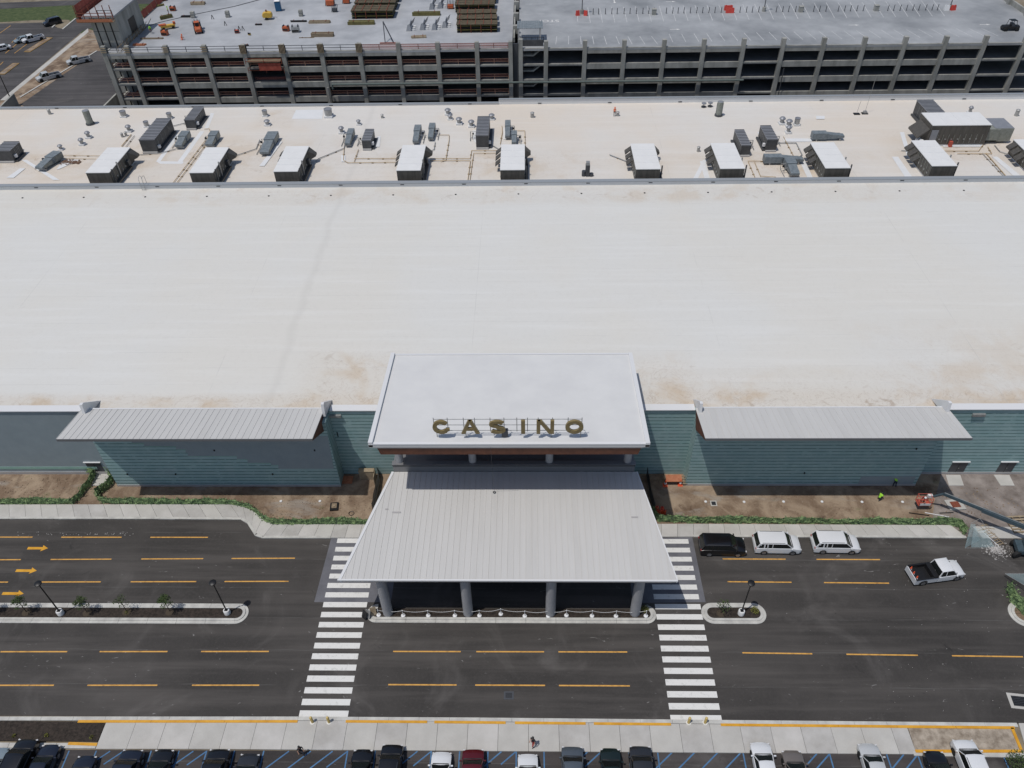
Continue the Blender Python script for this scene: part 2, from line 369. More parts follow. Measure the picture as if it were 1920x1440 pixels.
def inset(poly, d):
    """shrink a convex counter-clockwise outline by d"""
    n = len(poly); out = []
    for i in range(n):
        p0, p1, p2 = Vector(poly[i-1]), Vector(poly[i]), Vector(poly[(i+1) % n])
        e1 = (p1-p0).normalized(); e2 = (p2-p1).normalized(); n1 = Vector((-e1.y, e1.x)); n2 = Vector((-e2.y, e2.x))
        b = (n1+n2); b = b/max(.3, b.length_squared)*2
        out.append((p1.x+b.x*d, p1.y+b.y*d))
    return out

# ================================================================ GROUND
struct(MB().sheet([(-1500,-600),(1500,-600),(1500,2500),(-1500,2500)], -.02).build('ground', M['verge']))
KY, KYR = 31.9, 31.7                                # back edge of the road nearest the camera
# road in front of the building, wide enough to leave the picture on both sides
struct(MB().sheet([(-110,xy(0,1345)[1]),(-5,xy(900,1346)[1]),(xy(1260,1349)[0],xy(1260,1349)[1]),(xy(1900,1357)[0],xy(1900,1357)[1]),(110,30.8),(110,58),(-110,58)], .0).build('road', M['asphalt']))
struct(MB().sheet([(-110,-20),(110,-20),(110,28.4),xy(1920,1416),xy(1480,1413),xy(1040,1408.5),xy(640,1407.5),xy(0,1405.3),(-110,28.9)], .0).build('parking_lot', M['lot']))
struct(MB().sheet([(-160,at(0,948).y), xy(300,947.5), xy(430,947.5), xy(470,954.5), xy(498,979.5), xy(512,985), xy(940,985), xy(1300,984), xy(1790,987), xy(1960,992), (160,at(1900,990).y), (160,61.95), (-160,61.95)], .003).build('soil', M['dirt']))
# dirt strips between pavement and wall
struct(MB().sheet([xy(1745,1005),xy(1960,1010),(150,52.6),(150,61.9),xy(1765,889),xy(1752,940)], .008).build('gravel_ground', M['gravel']))
# worn apron each side; under the canopy darker asphalt stands in for deep shade
y_a, y_b = at(700,1129).y, at(700,1009.5).y
struct(MB().sheet([xy(589,1129),(-14.6,y_a),(-14.6,y_b),xy(621,1009)], .004).build('apron', M['apron']))
struct(MB().sheet([(10.9,y_a),xy(1323,1129),xy(1298,1007),(10.9,y_b)], .004).build('apron', M['apron']))
rd = sempty('road_markings')
def dash(px0, px1, y0, y1, wd=.14, m=None, name='lane_dash'):
    a, b = at(px0, y0), at(px1, y1); d = (b-a).normalized(); n = Vector((-d.y, d.x, 0))*wd/2
    MB().sheet([(a-n)[:2], (b-n)[:2], (b+n)[:2], (a+n)[:2]], .008).build(name, m or M['paint_y'], rd)
for y0, y1, segs in ((1007,1007.5,[(-90,0),(-15,61),(115,228),(282,390)]), (1049.7,1046.6,[(-30,39),(95,209),(265,381),(434,553)]),
        (1091.7,1090,[(-60,15),(72,189),(245,368),(421,541)]), (1222,1221.5,[(1,126),(187,314),(377,504)]),
        (1221.5,1222.5,[(737,864),(893,1020),(1047,1176)]), (1285,1284.8,[(-30,101),(164,295),(360,486)]),
        (1283.7,1286,[(728,856),(891,1022),(1048,1181)]), (1048,1049.3,[(1355,1473),(1531,1650)]),
        (1090.7,1093.5,[(1364,1484),(1545,1667)]), (1224,1231.5,[(1392,1523),(1587,1721),(1785,1918)])):
    xa, xb = segs[0][0], segs[-1][1]
    for a, b in segs: dash(a, b, y0+(y1-y0)*(a-xa)/(xb-xa), y0+(y1-y0)*(b-xa)/(xb-xa))
for px, py in ((90,1028),(69,1070),(44.5,1113)):                       # yellow lane arrows
    a = at(px, py); x, y = a.x, a.y
    MB().sheet([(x,y),(x-.72,y-.42),(x-.66,y-.16),(x-2.35,y-.17),(x-2.35,y+.17),(x-.66,y+.16),(x-.72,y+.42)], .008).build('lane_arrow', M['kerb_y'], rd)
ys = [1014,1030,1046.7,1063.3,1080.4,1098,1115.6,1134,1152.7,1171.7,1191,1211,1231,1252,1273,1295,1317,1339]
for sx0, sx1 in ((-21.75,-17.1),(13.2,17.95)):
    for py in ys:
        yc = at(700, py+ (1 if sx0 > 0 else 0)*(py-1000)*.012).y
        MB().sheet([(sx0,yc-.31),(sx1,yc-.31),(sx1,yc+.31),(sx0,yc+.31)], .012).build('crosswalk_stripe', M['paint_w'], rd)
for px in (130,181,232,284,336,388,440,495,652,704,809,862,915,968,1020,1127,1179,1233,1393,1501,1555,1662,1720,1880):
    p = at(px, 1407 + max(0,(px-1000))*.009); MB().sheet([(p.x-.06,18),(p.x+.06,18),(p.x+.06,p.y-.03),(p.x-.06,p.y-.03)], .008).build('stall_line', M['paint_b'], rd)
for px in (78,):
    p = at(px, 1404); MB().sheet([(p.x-.06,18),(p.x+.06,18),(p.x+.06,p.y),(p.x-.06,p.y)], .008).build('stall_line', M['paint_y'], rd)
for px, ln in ((207,2.3),(232,1.8),(363,2.4),(388,1.9),(542,4),(583,4),(624,4),(652,2.2),(783,2.4),(809,2),(941,2.4),(968,1.8),(1102,2.4),(1127,2),(1260,2.6),(1302,3.4),(1345,3.4),(1388,3.4),(1531,2.4),(1555,2),(1694,2.4),(1720,2)):
    p = at(px, 1407.5 + max(0,(px-1000))*.009); d = Vector((-.76,-.65,0)); n = Vector((-d.y,d.x,0))*.06; p0 = p+Vector((0,-.05,0)); q = p0+d*ln
    MB().sheet([(p0-n)[:2],(q-n)[:2],(q+n)[:2],(p0+n)[:2]], .012).build('hatch_line', M['paint_b'], rd)

# ---------------------------------------------------------------- pavements, kerbs and slabs
HK = .14
def slab_run(parent, front, back, nslab, z=HK, gap=.03, mats=('concrete','concrete_b','concrete_c')):
    """a pavement between two polylines of equal length parameter, split in slabs"""
    def res(pl, n):
        L = [0]
        for a, b in zip(pl, pl[1:]): L.append(L[-1]+(Vector(b)-Vector(a)).length)
        out = []
        for i in range(n+1):
            t = L[-1]*i/n
            for k in range(len(pl)-1):
                if t <= L[k+1]+1e-9: break
            u = (t-L[k])/(L[k+1]-L[k]); out.append((pl[k][0]+(pl[k+1][0]-pl[k][0])*u, pl[k][1]+(pl[k+1][1]-pl[k][1])*u))
        return out
    f, b = res(front, nslab), res(back, nslab)
    for i in range(nslab):
        def sh(p, q):
            d = Vector(q)-Vector(p); l = d.length or 1; d = d/l*min(gap/2, l/3); return (p[0]+d.x, p[1]+d.y), (q[0]-d.x, q[1]-d.y)
        f0, f1 = sh(f[i], f[i+1]); b0, b1 = sh(b[i], b[i+1])
        dz = random.uniform(-.004, .004)
        MB().prism([f0,f1,b1,b0], -.01, z+dz).build('paving_slab', M[random.choice(mats)], parent)
def kerb_line(parent, pl, wd=.32, z=HK+.012, seg=3.0, m='kerb', name='kerb_stone'):
    """kerb stones along a polyline, on its left side"""
    L = 0
    for a, b in zip(pl, pl[1:]):
        a, b = Vector(a), Vector(b); l = (b-a).length; n = max(1, round(l/seg)); d = (b-a)/l; nn = Vector((-d.y, d.x))*wd
        for i in range(n):
            p = a+d*(l*i/n+ (.01 if n > 1 else 0)); q = a+d*(l*(i+1)/n-(.01 if n > 1 else 0))
            MB().prism([tuple(p),tuple(q),tuple(q+nn),tuple(p+nn)], -.01, z).build(name, M[m], parent)
pv = sempty('pavement')
# left pavement with its bend towards the canopy (kerb face line given from the photo)
fL = [(-100,at(0,974).y), xy(300,974.3), xy(452,975.5), xy(463,981), xy(478,1005), xy(492,1010)]
bL = [(-100,at(0,948).y), xy(300,947), xy(432,947), xy(470,954), xy(498,979), xy(512,984.5)]
slab_run(pv, fL[:3], bL[:3], 34); slab_run(pv, fL[2:], bL[2:], 4)
slab_run(pv, [fL[-1], xy(620,1009.5)], [bL[-1], xy(628,984.5)], 4)
slab_run(pv, [xy(620,1009.5), xy(940,1008)], [xy(628,984.5), xy(940,984)], 12)
slab_run(pv, [xy(940,1008), xy(1300,1007.3)], [xy(940,984), xy(1300,983.5)], 12)
slab_run(pv, [xy(1300,1007.3), xy(1812,1009.5)], [xy(1300,983.5), xy(1782,986)], 17)
slab_run(pv, [xy(1842,1010), xy(2050,1012)], [xy(1822,988), xy(2030,992)], 7)
kerb_line(pv, fL+[xy(620,1010)], .30)
kerb_line(pv, [xy(1300,1007.8), xy(1560,1008.4), xy(1812,1010)], .28)
# two pads in front of the side doors, and one at the left door
for c in ([(1773,891),(1800,891),(1807,911),(1779,911)], [(1863,891),(1892,891),(1902,911),(1876,911)]):
    MB().prism([xy(*c[3]),xy(*c[2]),xy(*c[1]),xy(*c[0])], -.01, .07).build('door_pad', M['concrete_c'], pv)
MB().prism([xy(172,911),xy(198,911),xy(206,889),xy(180,889)], -.01, .07).build('door_pad', M['concrete_c'], pv)
# broad footway between the road and the car park
fw = sempty('footway')
def front_y(px): return 1344.8+max(0,px-700)*.0098
def back_y(px): return 1405.3+max(0,px-400)*.0073
xs = [200+ i*56.5 for i in range(28)]; xs[-1] = 1700
for a, b in zip(xs, xs[1:]):
    q = [at(a-8,back_y(a)),at(b-8+(b-960)*.03,back_y(b)),at(b,front_y(b)+9),at(a,front_y(a)+9)]
    def XX(p): return p.x
    xa, xb = at(a,front_y(a)+10).x, at(b,front_y(b)+10).x
    MB().prism([(xa+.015,at(a,back_y(a)).y),(xb-.015,at(b,back_y(b)).y),(xb-.015,at(b,front_y(b)+8).y),(xa+.015,at(a,front_y(a)+8).y)], -.01, HK+random.uniform(-.004,.004)).build('paving_slab', M[random.choice(['concrete','concrete_b','concrete_c'])], fw)
kf = [at(x, front_y(x)) for x in (-160,200,560,900,1260,1600,1905)]
kf = [(p.x,p.y) for p in kf]
kerb_line(fw, kf, -.0) if False else None
for a, b in zip(kf, kf[1:]):
    n = max(1, round((Vector(b)-Vector(a)).length/3.05))
    for i in range(n):
        p = [a[0]+(b[0]-a[0])*i/n+.01, a[1]+(b[1]-a[1])*i/n]; q = [a[0]+(b[0]-a[0])*(i+1)/n-.01, a[1]+(b[1]-a[1])*(i+1)/n]
        MB().prism([(p[0],p[1]-.36),(q[0],q[1]-.36),(q[0],q[1]),(p[0],p[1])], -.01, HK+.012).build('kerb_stone', M['kerb'], fw)
for x0, x1 in ((146,558),(648,801),(814,948),(965,1098),(1113,1258),(1351,1902)):       # yellow painted kerb
    n = max(1, round((x1-x0)/120))
    for i in range(n):
        a = at(x0+(x1-x0)*i/n, front_y(x0+(x1-x0)*i/n)+8.0, HK); b = at(x0+(x1-x0)*(i+1)/n, front_y(x0+(x1-x0)*(i+1)/n)+8.0, HK)
        MB().prism([(a.x+.02,a.y-.12),(b.x,b.y-.12),(b.x,b.y+.12),(a.x+.02,a.y+.12)], .02, HK+.05).build('painted_kerb', M['kerb_y'], fw)
# left planting bed with kerb, right gravel bed framed in yellow
bd = struct(MB().prism([(-95,at(0,1391).y),(xy(184,1391)[0],at(184,1391).y),(at(199,1356).x,at(199,1354).y),(-95,at(0,1354).y)], -.01, .13).build('planting_bed', M['mulch']))
for i in range(12):
    a, b = -70+ i*4.4, -70+(i+1)*4.4-.03
    b = min(b, xy(183,1395)[0]); 
    if a < b: MB().prism([(a,at(60,1403.5).y),(b,at(60,1403.5).y),(b,at(60,1394).y),(a,at(60,1394).y)], -.01, .15).build('kerb_stone', M['kerb'], bd)
a, b = at(128,1394,.16), at(182,1396,.16)
MB().prism([(a.x,a.y-.13),(b.x,b.y-.13),(b.x,b.y+.13),(a.x,a.y+.13)], .05, .19).build('painted_kerb', M['kerb_y'], bd)
gb = struct(MB().prism([xy(1716,1409),xy(1912,1409),xy(1896,1366),xy(1701,1363)], -.01, .12).build('gravel_bed', mat('tan_crushed_stone', (.21,.17,.13), (.42,.36,.29), .95, 1.4, 9, bump=.9, bscale=8)))
for a, b in (((1897,1365),(1914,1406)), ((1716,1409),(1914,1409))):
    p, q = at(*a, .1), at(*b, .1); d = (q-p).normalized(); n = Vector((-d.y,d.x,0))*.13
    MB().prism([(p-n)[:2],(q-n)[:2],(q+n)[:2],(p+n)[:2]], .02, .19).build('painted_kerb', M['kerb_y'], gb)
p, q = at(1712,1413.5), at(1960,1418)
MB().prism([(p.x,p.y-.2),(q.x,q.y-.2),(q.x,q.y+.22),(p.x,p.y+.2)], -.01, .14).build('kerb_stone', M['kerb'], gb)
p, q = at(1905,1356), at(1960,1357)
MB().prism([xy(1926,1416),xy(2000,1416),xy(1990,1357),xy(1909,1357)], -.01, .13).build('paving_slab', M['concrete'], fw)

def island(name, outer, label=None, rear=True):
    """kerbed traffic island: kerb stones around a mulch bed"""
    o = struct(MB().prism(inset(outer, .55), -.01, .12).build(name, M['mulch']))
    a, b, c = outer, inset(outer, .30), inset(outer, .58); n = len(outer)
    for i in range(n):
        j = (i+1) % n
        L = (Vector(a[j])-Vector(a[i])).length
        if not rear and L > 10 and a[i][1] > sum(p_[1] for p_ in a)/n: continue
        k = max(1, round(L/3.0))
        for q in range(k):
            def lp(P, u): return (P[i][0]+(P[j][0]-P[i][0])*u, P[i][1]+(P[j][1]-P[i][1])*u)
            g_ = .012/L if k > 1 else 0
            u0, u1 = q/k+g_, (q+1)/k-g_
            MB().prism([lp(a,u0),lp(a,u1),lp(b,u1),lp(b,u0)], -.01, .06).build('kerb_stone', M['kerb'], o)
            MB().prism([lp(b,u0),lp(b,u1),lp(c,u1),lp(c,u0)], -.01, .16).build('kerb_stone', M['kerb'], o)
    return o
def pill(x0, x1, y0, y1, r=None, left=True, right=True, n=7):
    r = r or (y1-y0)/2; p = []
    p += arc(x1-r, y0+r, r, r, -PI/2, 0, n)+arc(x1-r, y1-r, r, r, 0, PI/2, n) if right else [(x1,y0),(x1,y1)]
    p += arc(x0+r, y1-r, r, r, PI/2, PI, n)+arc(x0+r, y0+r, r, r, PI, 1.5*PI, n) if left else [(x0,y1),(x0,y0)]
    out = []
    for q in p:
        if not out or (Vector(q)-Vector(out[-1])).length > .02: out.append(q)
    return out
iy0, iy1 = at(200,1169).y, at(200,1131.5).y
island('left_island', pill(-95, at(466,1150).x, iy0, iy1, left=False))
island('middle_island', pill(at(688,1150).x, at(1230,1150).x, at(950,1168.5).y, at(950,1134).y), rear=False)
island('right_island', pill(at(1315,1150).x, at(1436,1150).x, at(1370,1170).y, at(1370,1131).y))
o = island('corner_island', pill(at(1891,1150).x, at(1891,1150).x+9, at(1891,1176).y, at(1891,1128).y, r=1.45))
o.data.materials.clear(); o.data.materials.append(M['dirt'])

# storm drains
def drain(name, px, py, w_, l_, label, rz=0, z=0.012, frame='concrete'):
    c = at(px, py); t = thing(name, label, 'drain', (c.x,c.y,z), rz)
    MB().box(-w_/2,w_/2,-l_/2,l_/2,-.01,.012).build('frame', M[frame], t)
    b = MB()
    b.box(-w_*.33,w_*.33,-l_*.33,l_*.33,.012,.016).build('pit', M['black'], t)
    for i in range(6): MB().box(-w_*.33,w_*.33,-l_*.30+i*l_*.11,-l_*.30+i*l_*.11+.035,.017,.035).build('bar', M['steel'], t)
    return t
drain('storm_drain', 954, 1304, .95, .8, 'dark iron storm drain grate in the middle lane between the crosswalks', frame='steel')
drain('storm_drain', 1911, 1315, 1.9, 1.5, 'concrete framed drain grate at the right edge of the asphalt', R(-6))
drain('drain_inlet', 1338, 944, .75, .8, 'small square grate inlet in the dirt right of the canopy', z=.02)
for i, (px, py) in enumerate(((527,940),(600,940),(1323,941),(1395,941.5),(1469,941),(1541,941),(1616,941.5),(1692,941.5))):
    c = at(px, py); t = MB().lathe([(.16,0),(.17,.05),(.13,.09),(.05,.1)], n=12).build('cleanout_cap', M['white_p'], loc=(c.x,c.y,.02))
    tag(t, 'white round cleanout cap set in the bare dirt strip', 'cap', 'white round caps in the dirt strips')
    if i in (0,1): t['label'] = ('left','right')[i]+' one of two white round caps in the dirt left of the canopy'; t['group'] = 'white round caps left of the canopy'
    else: t['label'] = ('leftmost','second from left','third from left','fourth from left','fifth from left','rightmost')[i-2]+' of six white round caps in the dirt right of the canopy'; t['group'] = 'white round caps right of the canopy'
# drain box left of the canopy, half dug out, and a hoop of hose
c = at(627, 951); t = thing('junction_box', 'open rectangular junction box with rusty lid in the dug dirt left of the canopy', 'junction box', (c.x,c.y,0))
MB().rbox((0,0,.10),(.95,1.15,.2), .1).build('frame', M['black'], t); MB().rbox((0,.05,.22),(.6,.7,.06), .1).build('lid', M['lumber'], t); MB().lathe([(.14,0),(.14,.06)], (0,0,.26), 10).build('plug', M['tan'], t)
def ring(name, px, py, r, m, label, cat, z=.05):
    c = at(px, py); b = MB(); b.path([(r*math.cos(2*PI*i/16), r*math.sin(2*PI*i/16), 0) for i in range(17)], .035, 5)
    return tag(b.build(name, m, loc=(c.x,c.y,z)), label, cat)
ring('hose_coil', 659, 963, .30, M['black'], 'black hose coil lying on the dirt by the green fence', 'hose')
c = at(1790, 948); t = thing('junction_box', 'pale concrete junction box with rusty opening under the lift boom', 'junction box', (c.x,c.y,0), .1)
MB().box(-.95,.95,-.75,.75,0,.22).build('frame', M['concrete'], t); MB().box(-.5,.5,-.42,.42,.22,.25).build('lid', M['rust'], t)
for q, (dx, dy, l, a) in enumerate(((-2.6,-1.4,2.6,-.25),(-4.6,-1.3,2.2,-.18),(-1.4,-1.1,1.6,.05))):
    tag(MB().rbox((0,0,.05),(l,.09,.07), a).build('loose_pipe', M['black'] if q else M['white_p'], loc=(c.x+dx,c.y+dy,.02)),
        ['short white pipe lying beside the concrete box','long black pipe lying on the dirt near the green fence','black pipe nearest the concrete junction box'][q], 'pipe')

# ================================================================ MAIN BUILDING
WY = 61.91; ZW = 10.95
b = thing('casino_building', 'long low casino building with white flat roof and teal front wall', 'building', (0,0,0))
# walls (the left fifth is coated slate blue, the rest teal sheathing)
xL = -50.3
MB().box(-120,xL,WY,WY+.4,0,ZW).build('wall', M['slate'], b)['label'] = 'slate blue coated wall left of the left bay'
MB().box(xL,120,WY,WY+.4,0,ZW).build('wall', M['teal'], b)
MB().box(-120,120,147.6,148,0,10.4).build('wall', M['struct'], b)
MB().box(-120,-53,WY-.03,WY,.9,1.35).build('membrane_strip', M['mint'], b)
MB().box(-120,-50.3,WY-.06,WY,0,.45).build('base_course', M['fascia'], b)
MB().box(47,120,WY-.05,WY,0,.35).build('base_course', M['fascia'], b)
mr = MB()
n = 40
for i in range(n): # slightly uneven membrane sheet
    pass
zr = lambda x, y: 10.62+(y-62.3)*.0118
MB().add([(-120,62.3,zr(0,62.3)),(120,62.3,zr(0,62.3)),(120,113.2,zr(0,113.2)),(-120,113.2,zr(0,113.2))], [(0,1,2,3)]).build('roof', M['main_roof'], b)
RZ = 10.4
MB().sheet([(-120,113.2),(120,113.2),(120,147.8),(-120,147.8)], RZ).build('roof', M['rear_roof'], b)['label'] = 'cream rear roof crowded with air handlers'
# front edge coping, broken where bays and canopy pass
for x0, x1 in ((-120,-50.3),(-22.5,-15.6),(11.9,18.7),(46.9,120)):
    MB().box(x0,x1,WY-.14,WY+.85,ZW,ZW+.10).build('coping', M['trim'], b)
# parapet between front and rear roof
PZ = 11.85
MB().box(-120,120,113.2,113.75,RZ,PZ).build('parapet', M['pad'], b)
MB().box(-120,120,113.08,113.95,PZ,PZ+.09).build('coping', M['coping'], b)
for i in range(-9, 10):
    MB().box(i*10-.6,i*10+.0,113.14,113.2,PZ-.28,PZ-.18).build('scupper', M['black'], b)
for i in range(-9, 10):
    MB().lathe([(.12,0),(.16,.06),(.05,.1)], (i*10.0-1.5,110.6,zr(0,110.6)), 8).build('roof_drain', M['black'], b)
MB().box(-120,-5.6,147.3,147.7,RZ,RZ+.28).build('parapet', M['pad'], b)
MB().box(-120,-5.6,147.2,147.85,RZ+.28,RZ+.36).build('coping', M['coping'], b)
MB().box(-5.6,120,147.3,147.7,RZ,RZ+.95).build('parapet', M['pad'], b)
MB().box(-5.6,120,147.2,147.85,RZ+.95,RZ+1.03).build('coping', M['coping'], b)
for i in range(-8, 8): MB().box(i*13.6+2,i*13.6+2.7,147.24,147.3,RZ+.12,RZ+.24).build('scupper', M['black'], b)
# bright repair patches in the front roof
for px, py, w_, l_ in ((1565,440,4.6,2.4),(1520,445,1.0,2.6),(1612,455,.7,1.5)):
    p = at(px, py, 11); MB().sheet([(p.x-w_/2,p.y-l_/2),(p.x+w_/2,p.y-l_/2),(p.x+w_/2,p.y+l_/2),(p.x-w_/2,p.y+l_/2)], lambda x,y: zr(x,y)+.012).build('patch', M['main_roof'], b)
# doors
def door(xc, label=None):
    d = MB().box(xc-.95,xc+.95,WY-.02,WY-.005,.05,2.15).build('door', M['steel'], b)
    MB().box(xc-1.05,xc+1.05,WY-.16,WY-.01,2.18,2.28).build('lintel', M['trim'], d)
    MB().box(xc-.02,xc+.02,WY-.04,WY-.02,.05,2.15).build('meeting_stile', M['black'], d)
    MB().box(xc+.08,xc+.13,WY-.09,WY-.04,1.0,1.15).build('handle', M['galv'], d)
    if label: d['label'] = label
for px in (1789.5, 1879): door(at(px, 889).x)
door(at(190, 889).x-.3)
for px in (607+20, 1836):      # small lights high on the wall
    p = aty(px, 774, WY); MB().box(p.x-.7,p.x+.7,WY-.25,WY-.01,10.0,10.35).build('wall_light', M['galv'], b)
for px, py in ((633,814),): 
    p = aty(px, py, WY); MB().box(p.x-.05,p.x+.05,WY-.08,WY-.01,p.z-.4,p.z+.4).build('wall_vent', M['black'], b)

def bay(name, label, x0, x1, yf, roof_x0, roof_x1, step=False):
    """projecting wall bay under a shed roof that rises outwards"""
    t = thing(name, label, 'wall bay', (0,0,0))
    MB().box(x0,x1,yf,WY-.003,0,10.9).build('wall', M['teal'], t)
    MB().box(x0,x1,61.62,61.78,10.6,11.56).build('ridge_flashing', M['trim'], t)
    MB().box(x0-.01,x1+.01,yf-.05,yf,0,.3).build('base_course', M['fascia'], t)
    ye, ze, yb, zb = 56.0, 12.55, 61.6, 11.55
    n = 40; wdt = (roof_x1-roof_x0)/n
    pan = MB().add([(0,ye,ze-.10),(wdt-.004,ye,ze-.10),(wdt-.004,yb,zb-.10),(0,yb,zb-.10),(0,ye,ze),(wdt-.004,ye,ze),(wdt-.004,yb,zb),(0,yb,zb)],
        [(3,2,1,0),(4,5,6,7),(0,1,5,4),(1,2,6,5),(2,3,7,6),(3,0,4,7)])
    pan.add([(-.03,ye,ze),(.03,ye,ze),(.03,yb,zb),(-.03,yb,zb),(-.02,ye,ze+.04),(.02,ye,ze+.04),(.02,yb,zb+.04),(-.02,yb,zb+.04)],
        [(3,2,1,0),(4,5,6,7),(0,1,5,4),(1,2,6,5),(2,3,7,6),(3,0,4,7)])
    ms = [pan.mesh('roof_panel', M['white_metal']), pan.mesh('roof_panel', M['white_metal_b'])]
    for i in range(n): linked('roof_panel', ms[random.random() < .35], t, (roof_x0+i*wdt,0,0))
    # eave gutter, brown cheek pieces and slanted soffit
    MB().box(roof_x0,roof_x1,ye-.05,ye-.005,ze-.32,ze+.03).build('gutter', M['gutter'], t)
    MB().add([(roof_x0+.05,ye+.02,ze-.12),(roof_x1-.05,ye+.02,ze-.12),(roof_x1-.05,yb,zb-.12),(roof_x0+.05,yb,zb-.12),
              (roof_x0+.05,ye+.02,ze-.34),(roof_x1-.05,ye+.02,ze-.34),(roof_x1-.05,yf+.02,9.6),(roof_x0+.05,yf+.02,9.6)],
             [(0,1,2,3),(4,7,6,5),(0,4,5,1),(1,5,6,2),(0,3,7,4),(3,2,6,7)]).build('soffit', M['wood'], t)
    for xe, s in ((x0,-1),(x1,1)):       # parapet fins at both ends
        xa, xb = (xe-.02, xe+.30) if s < 0 else (xe-.30, xe+.02)
        b_ = MB().add([(xa,60.6,11.3),(xa,64.0,10.6),(xa,61.25,12.9),(xa,60.9,12.9),(xb,60.6,11.3),(xb,64.0,10.6),(xb,61.25,12.9),(xb,60.9,12.9)],
            [(0,1,2,3),(7,6,5,4),(0,4,5,1),(1,5,6,2),(2,6,7,3),(3,7,4,0)])
        b_.build('fin', M['trim'], t)
    for k in range(5):
        xx = x0+2+k*(x1-x0-4)/4; zz = random.choice((2.2,6.4,9.1)); MB().box(xx-.07,xx+.07,yf-.12,yf-.02,zz,zz+.2).build('wall_fitting', M['black'], t)
    if step:   # finished coating coming down in steps from the right
        P = [(x1-.0,9.6),(x1-.0,3.9)]
        for u, v in ((585,958),(528,958),(508,950),(493,943),(467,931),(465,861+70),(445,855+70)): pass
        st = [(626,879),(522,879),(522,872),(508,872),(508,868),(464,868),(464,861),(444,861),(444,855),(352,855),(352,848.7),(348,848.7),(348,842.5),(330,842.5),(330,836.5),(270,836.5),(270,830.5),(247,830.5),(247,826),(240,826),(240,818)]
        pts = [aty(u, v, yf-.02) for u, v in st]; pts = [(min(p.x, x1-.06), p.z) for p in pts]
        pts.append((x1-.06, pts[-1][1])); nn = len(pts)
        MB().add([(x,yf-.03,z) for x, z in pts]+[(x,yf-.004,z) for x, z in pts], [tuple(range(nn))]+[(i,(i+1)%nn,(i+1)%nn+nn,i+nn) for i in range(nn)]).build('coating', M['slate'], t)
        for a_, b_ in zip(st[1:-1], st[2:]):
            p, q = aty(*a_, yf-.02), aty(*b_, yf-.02)
            if abs(p.z-q.z) < .12 and abs(p.x-q.x) > .5: MB().box(min(p.x,q.x),max(p.x,q.x),yf-.045,yf-.031,p.z-.09,p.z).build('flashing_strip', M['mint'], t)
    else:
        p, q = aty(1615,893,yf), aty(1710,908,yf)
        MB().box(p.x,q.x,yf-.03,yf-.004,q.z,p.z).build('coating', M['slate'], t)
    return t
bay('wall_bay', 'projecting teal wall bay left of the canopy with stepped grey coating and white shed roof', -50.06, -22.7, 59.95, -50.6, -23.0, True)
bay('wall_bay', 'projecting teal wall bay right of the canopy under a white shed roof', 18.84, 46.1, 60.1, 18.62, 46.38)

# ================================================================ ENTRANCE CANOPY
t = thing('entrance_canopy', 'large white two-tier entrance canopy on grey round columns', 'canopy', (0,0,0))
FL, FR, RL, RR = (-18.55,42.12), (14.28,42.12), (-15.12,55.85), (11.85,55.85)
ZL = 7.4
n = 54; x0, x1 = FL[0], FR[0]; wdt = (x1-x0)/n
trap = [FL, FR, RR, RL]
for i in range(n):
    xa, xb = x0+i*wdt+.002, x0+(i+1)*wdt-.002
    pl = clip(clip([FL,FR,RR,RL], -1, 0, -xa), 1, 0, xb)
    if len(pl) < 3: continue
    q = MB().prism(pl, ZL-.12, ZL)
    ys_ = [p[1] for p in pl if abs(p[0]-xa) < .02]
    if len(ys_) >= 2: q.box(xa-.02,xa+.012,min(ys_),max(ys_),ZL-.01,ZL+.035)
    q.build('roof_panel', M['white_metal'] if random.random() < .65 else M['white_metal_b'], t)
def rail(a, b, z0, z1, wd, m, name, parent=t, off=0):
    a, b = Vector(a), Vector(b); d = (b-a).normalized(); nn = Vector((-d.y,d.x))
    p = [a+nn*off, b+nn*off, b+nn*(off+wd), a+nn*(off+wd)]
    return MB().prism([tuple(v) for v in p], z0, z1).build(name, M[m], parent)
rail(RL, FL, ZL-.5, ZL+.07, .28, 'trim', 'edge_trim', off=.003)
rail(FR, RR, ZL-.5, ZL+.03, .12, 'trim', 'edge_trim', off=-.123)
MB().box(FL[0]-.1,FR[0]+.1,41.94,42.11,ZL-.12,ZL+.05).build('edge_trim', M['trim'], t)
MB().add([(FL[0]+.05,42.0,ZL-.13),(FR[0]-.05,42.0,ZL-.13),(FR[0]-.45,42.25,ZL-.72),(FL[0]+.45,42.25,ZL-.72),
          (FL[0]+.3,43.5,ZL-.13),(FR[0]-.3,43.5,ZL-.13),(FR[0]-.6,43.5,ZL-.72),(FL[0]+.6,43.5,ZL-.72)],
         [(0,1,2,3),(4,7,6,5),(0,4,5,1),(1,5,6,2),(2,6,7,3),(3,7,4,0)]).build('fascia', M['gutter'], t)
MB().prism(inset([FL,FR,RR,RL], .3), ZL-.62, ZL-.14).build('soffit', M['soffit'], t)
for px in (728,878,1032,1190):
    p = at(px, 1150); MB().lathe([(.52,0),(.52,6.85)], n=24).build('column', M['column'], t, True, (p.x,p.y,.1))
MB().box(-14.5,11.3,57.6,58.0,0,ZL-.65).build('entrance_wall', M['steel'], t)
for i in range(14): MB().box(-13.6+i*1.75,-12.3+i*1.75,57.5,57.59,.3,3.2).build('glass_door', M['glass'], t)
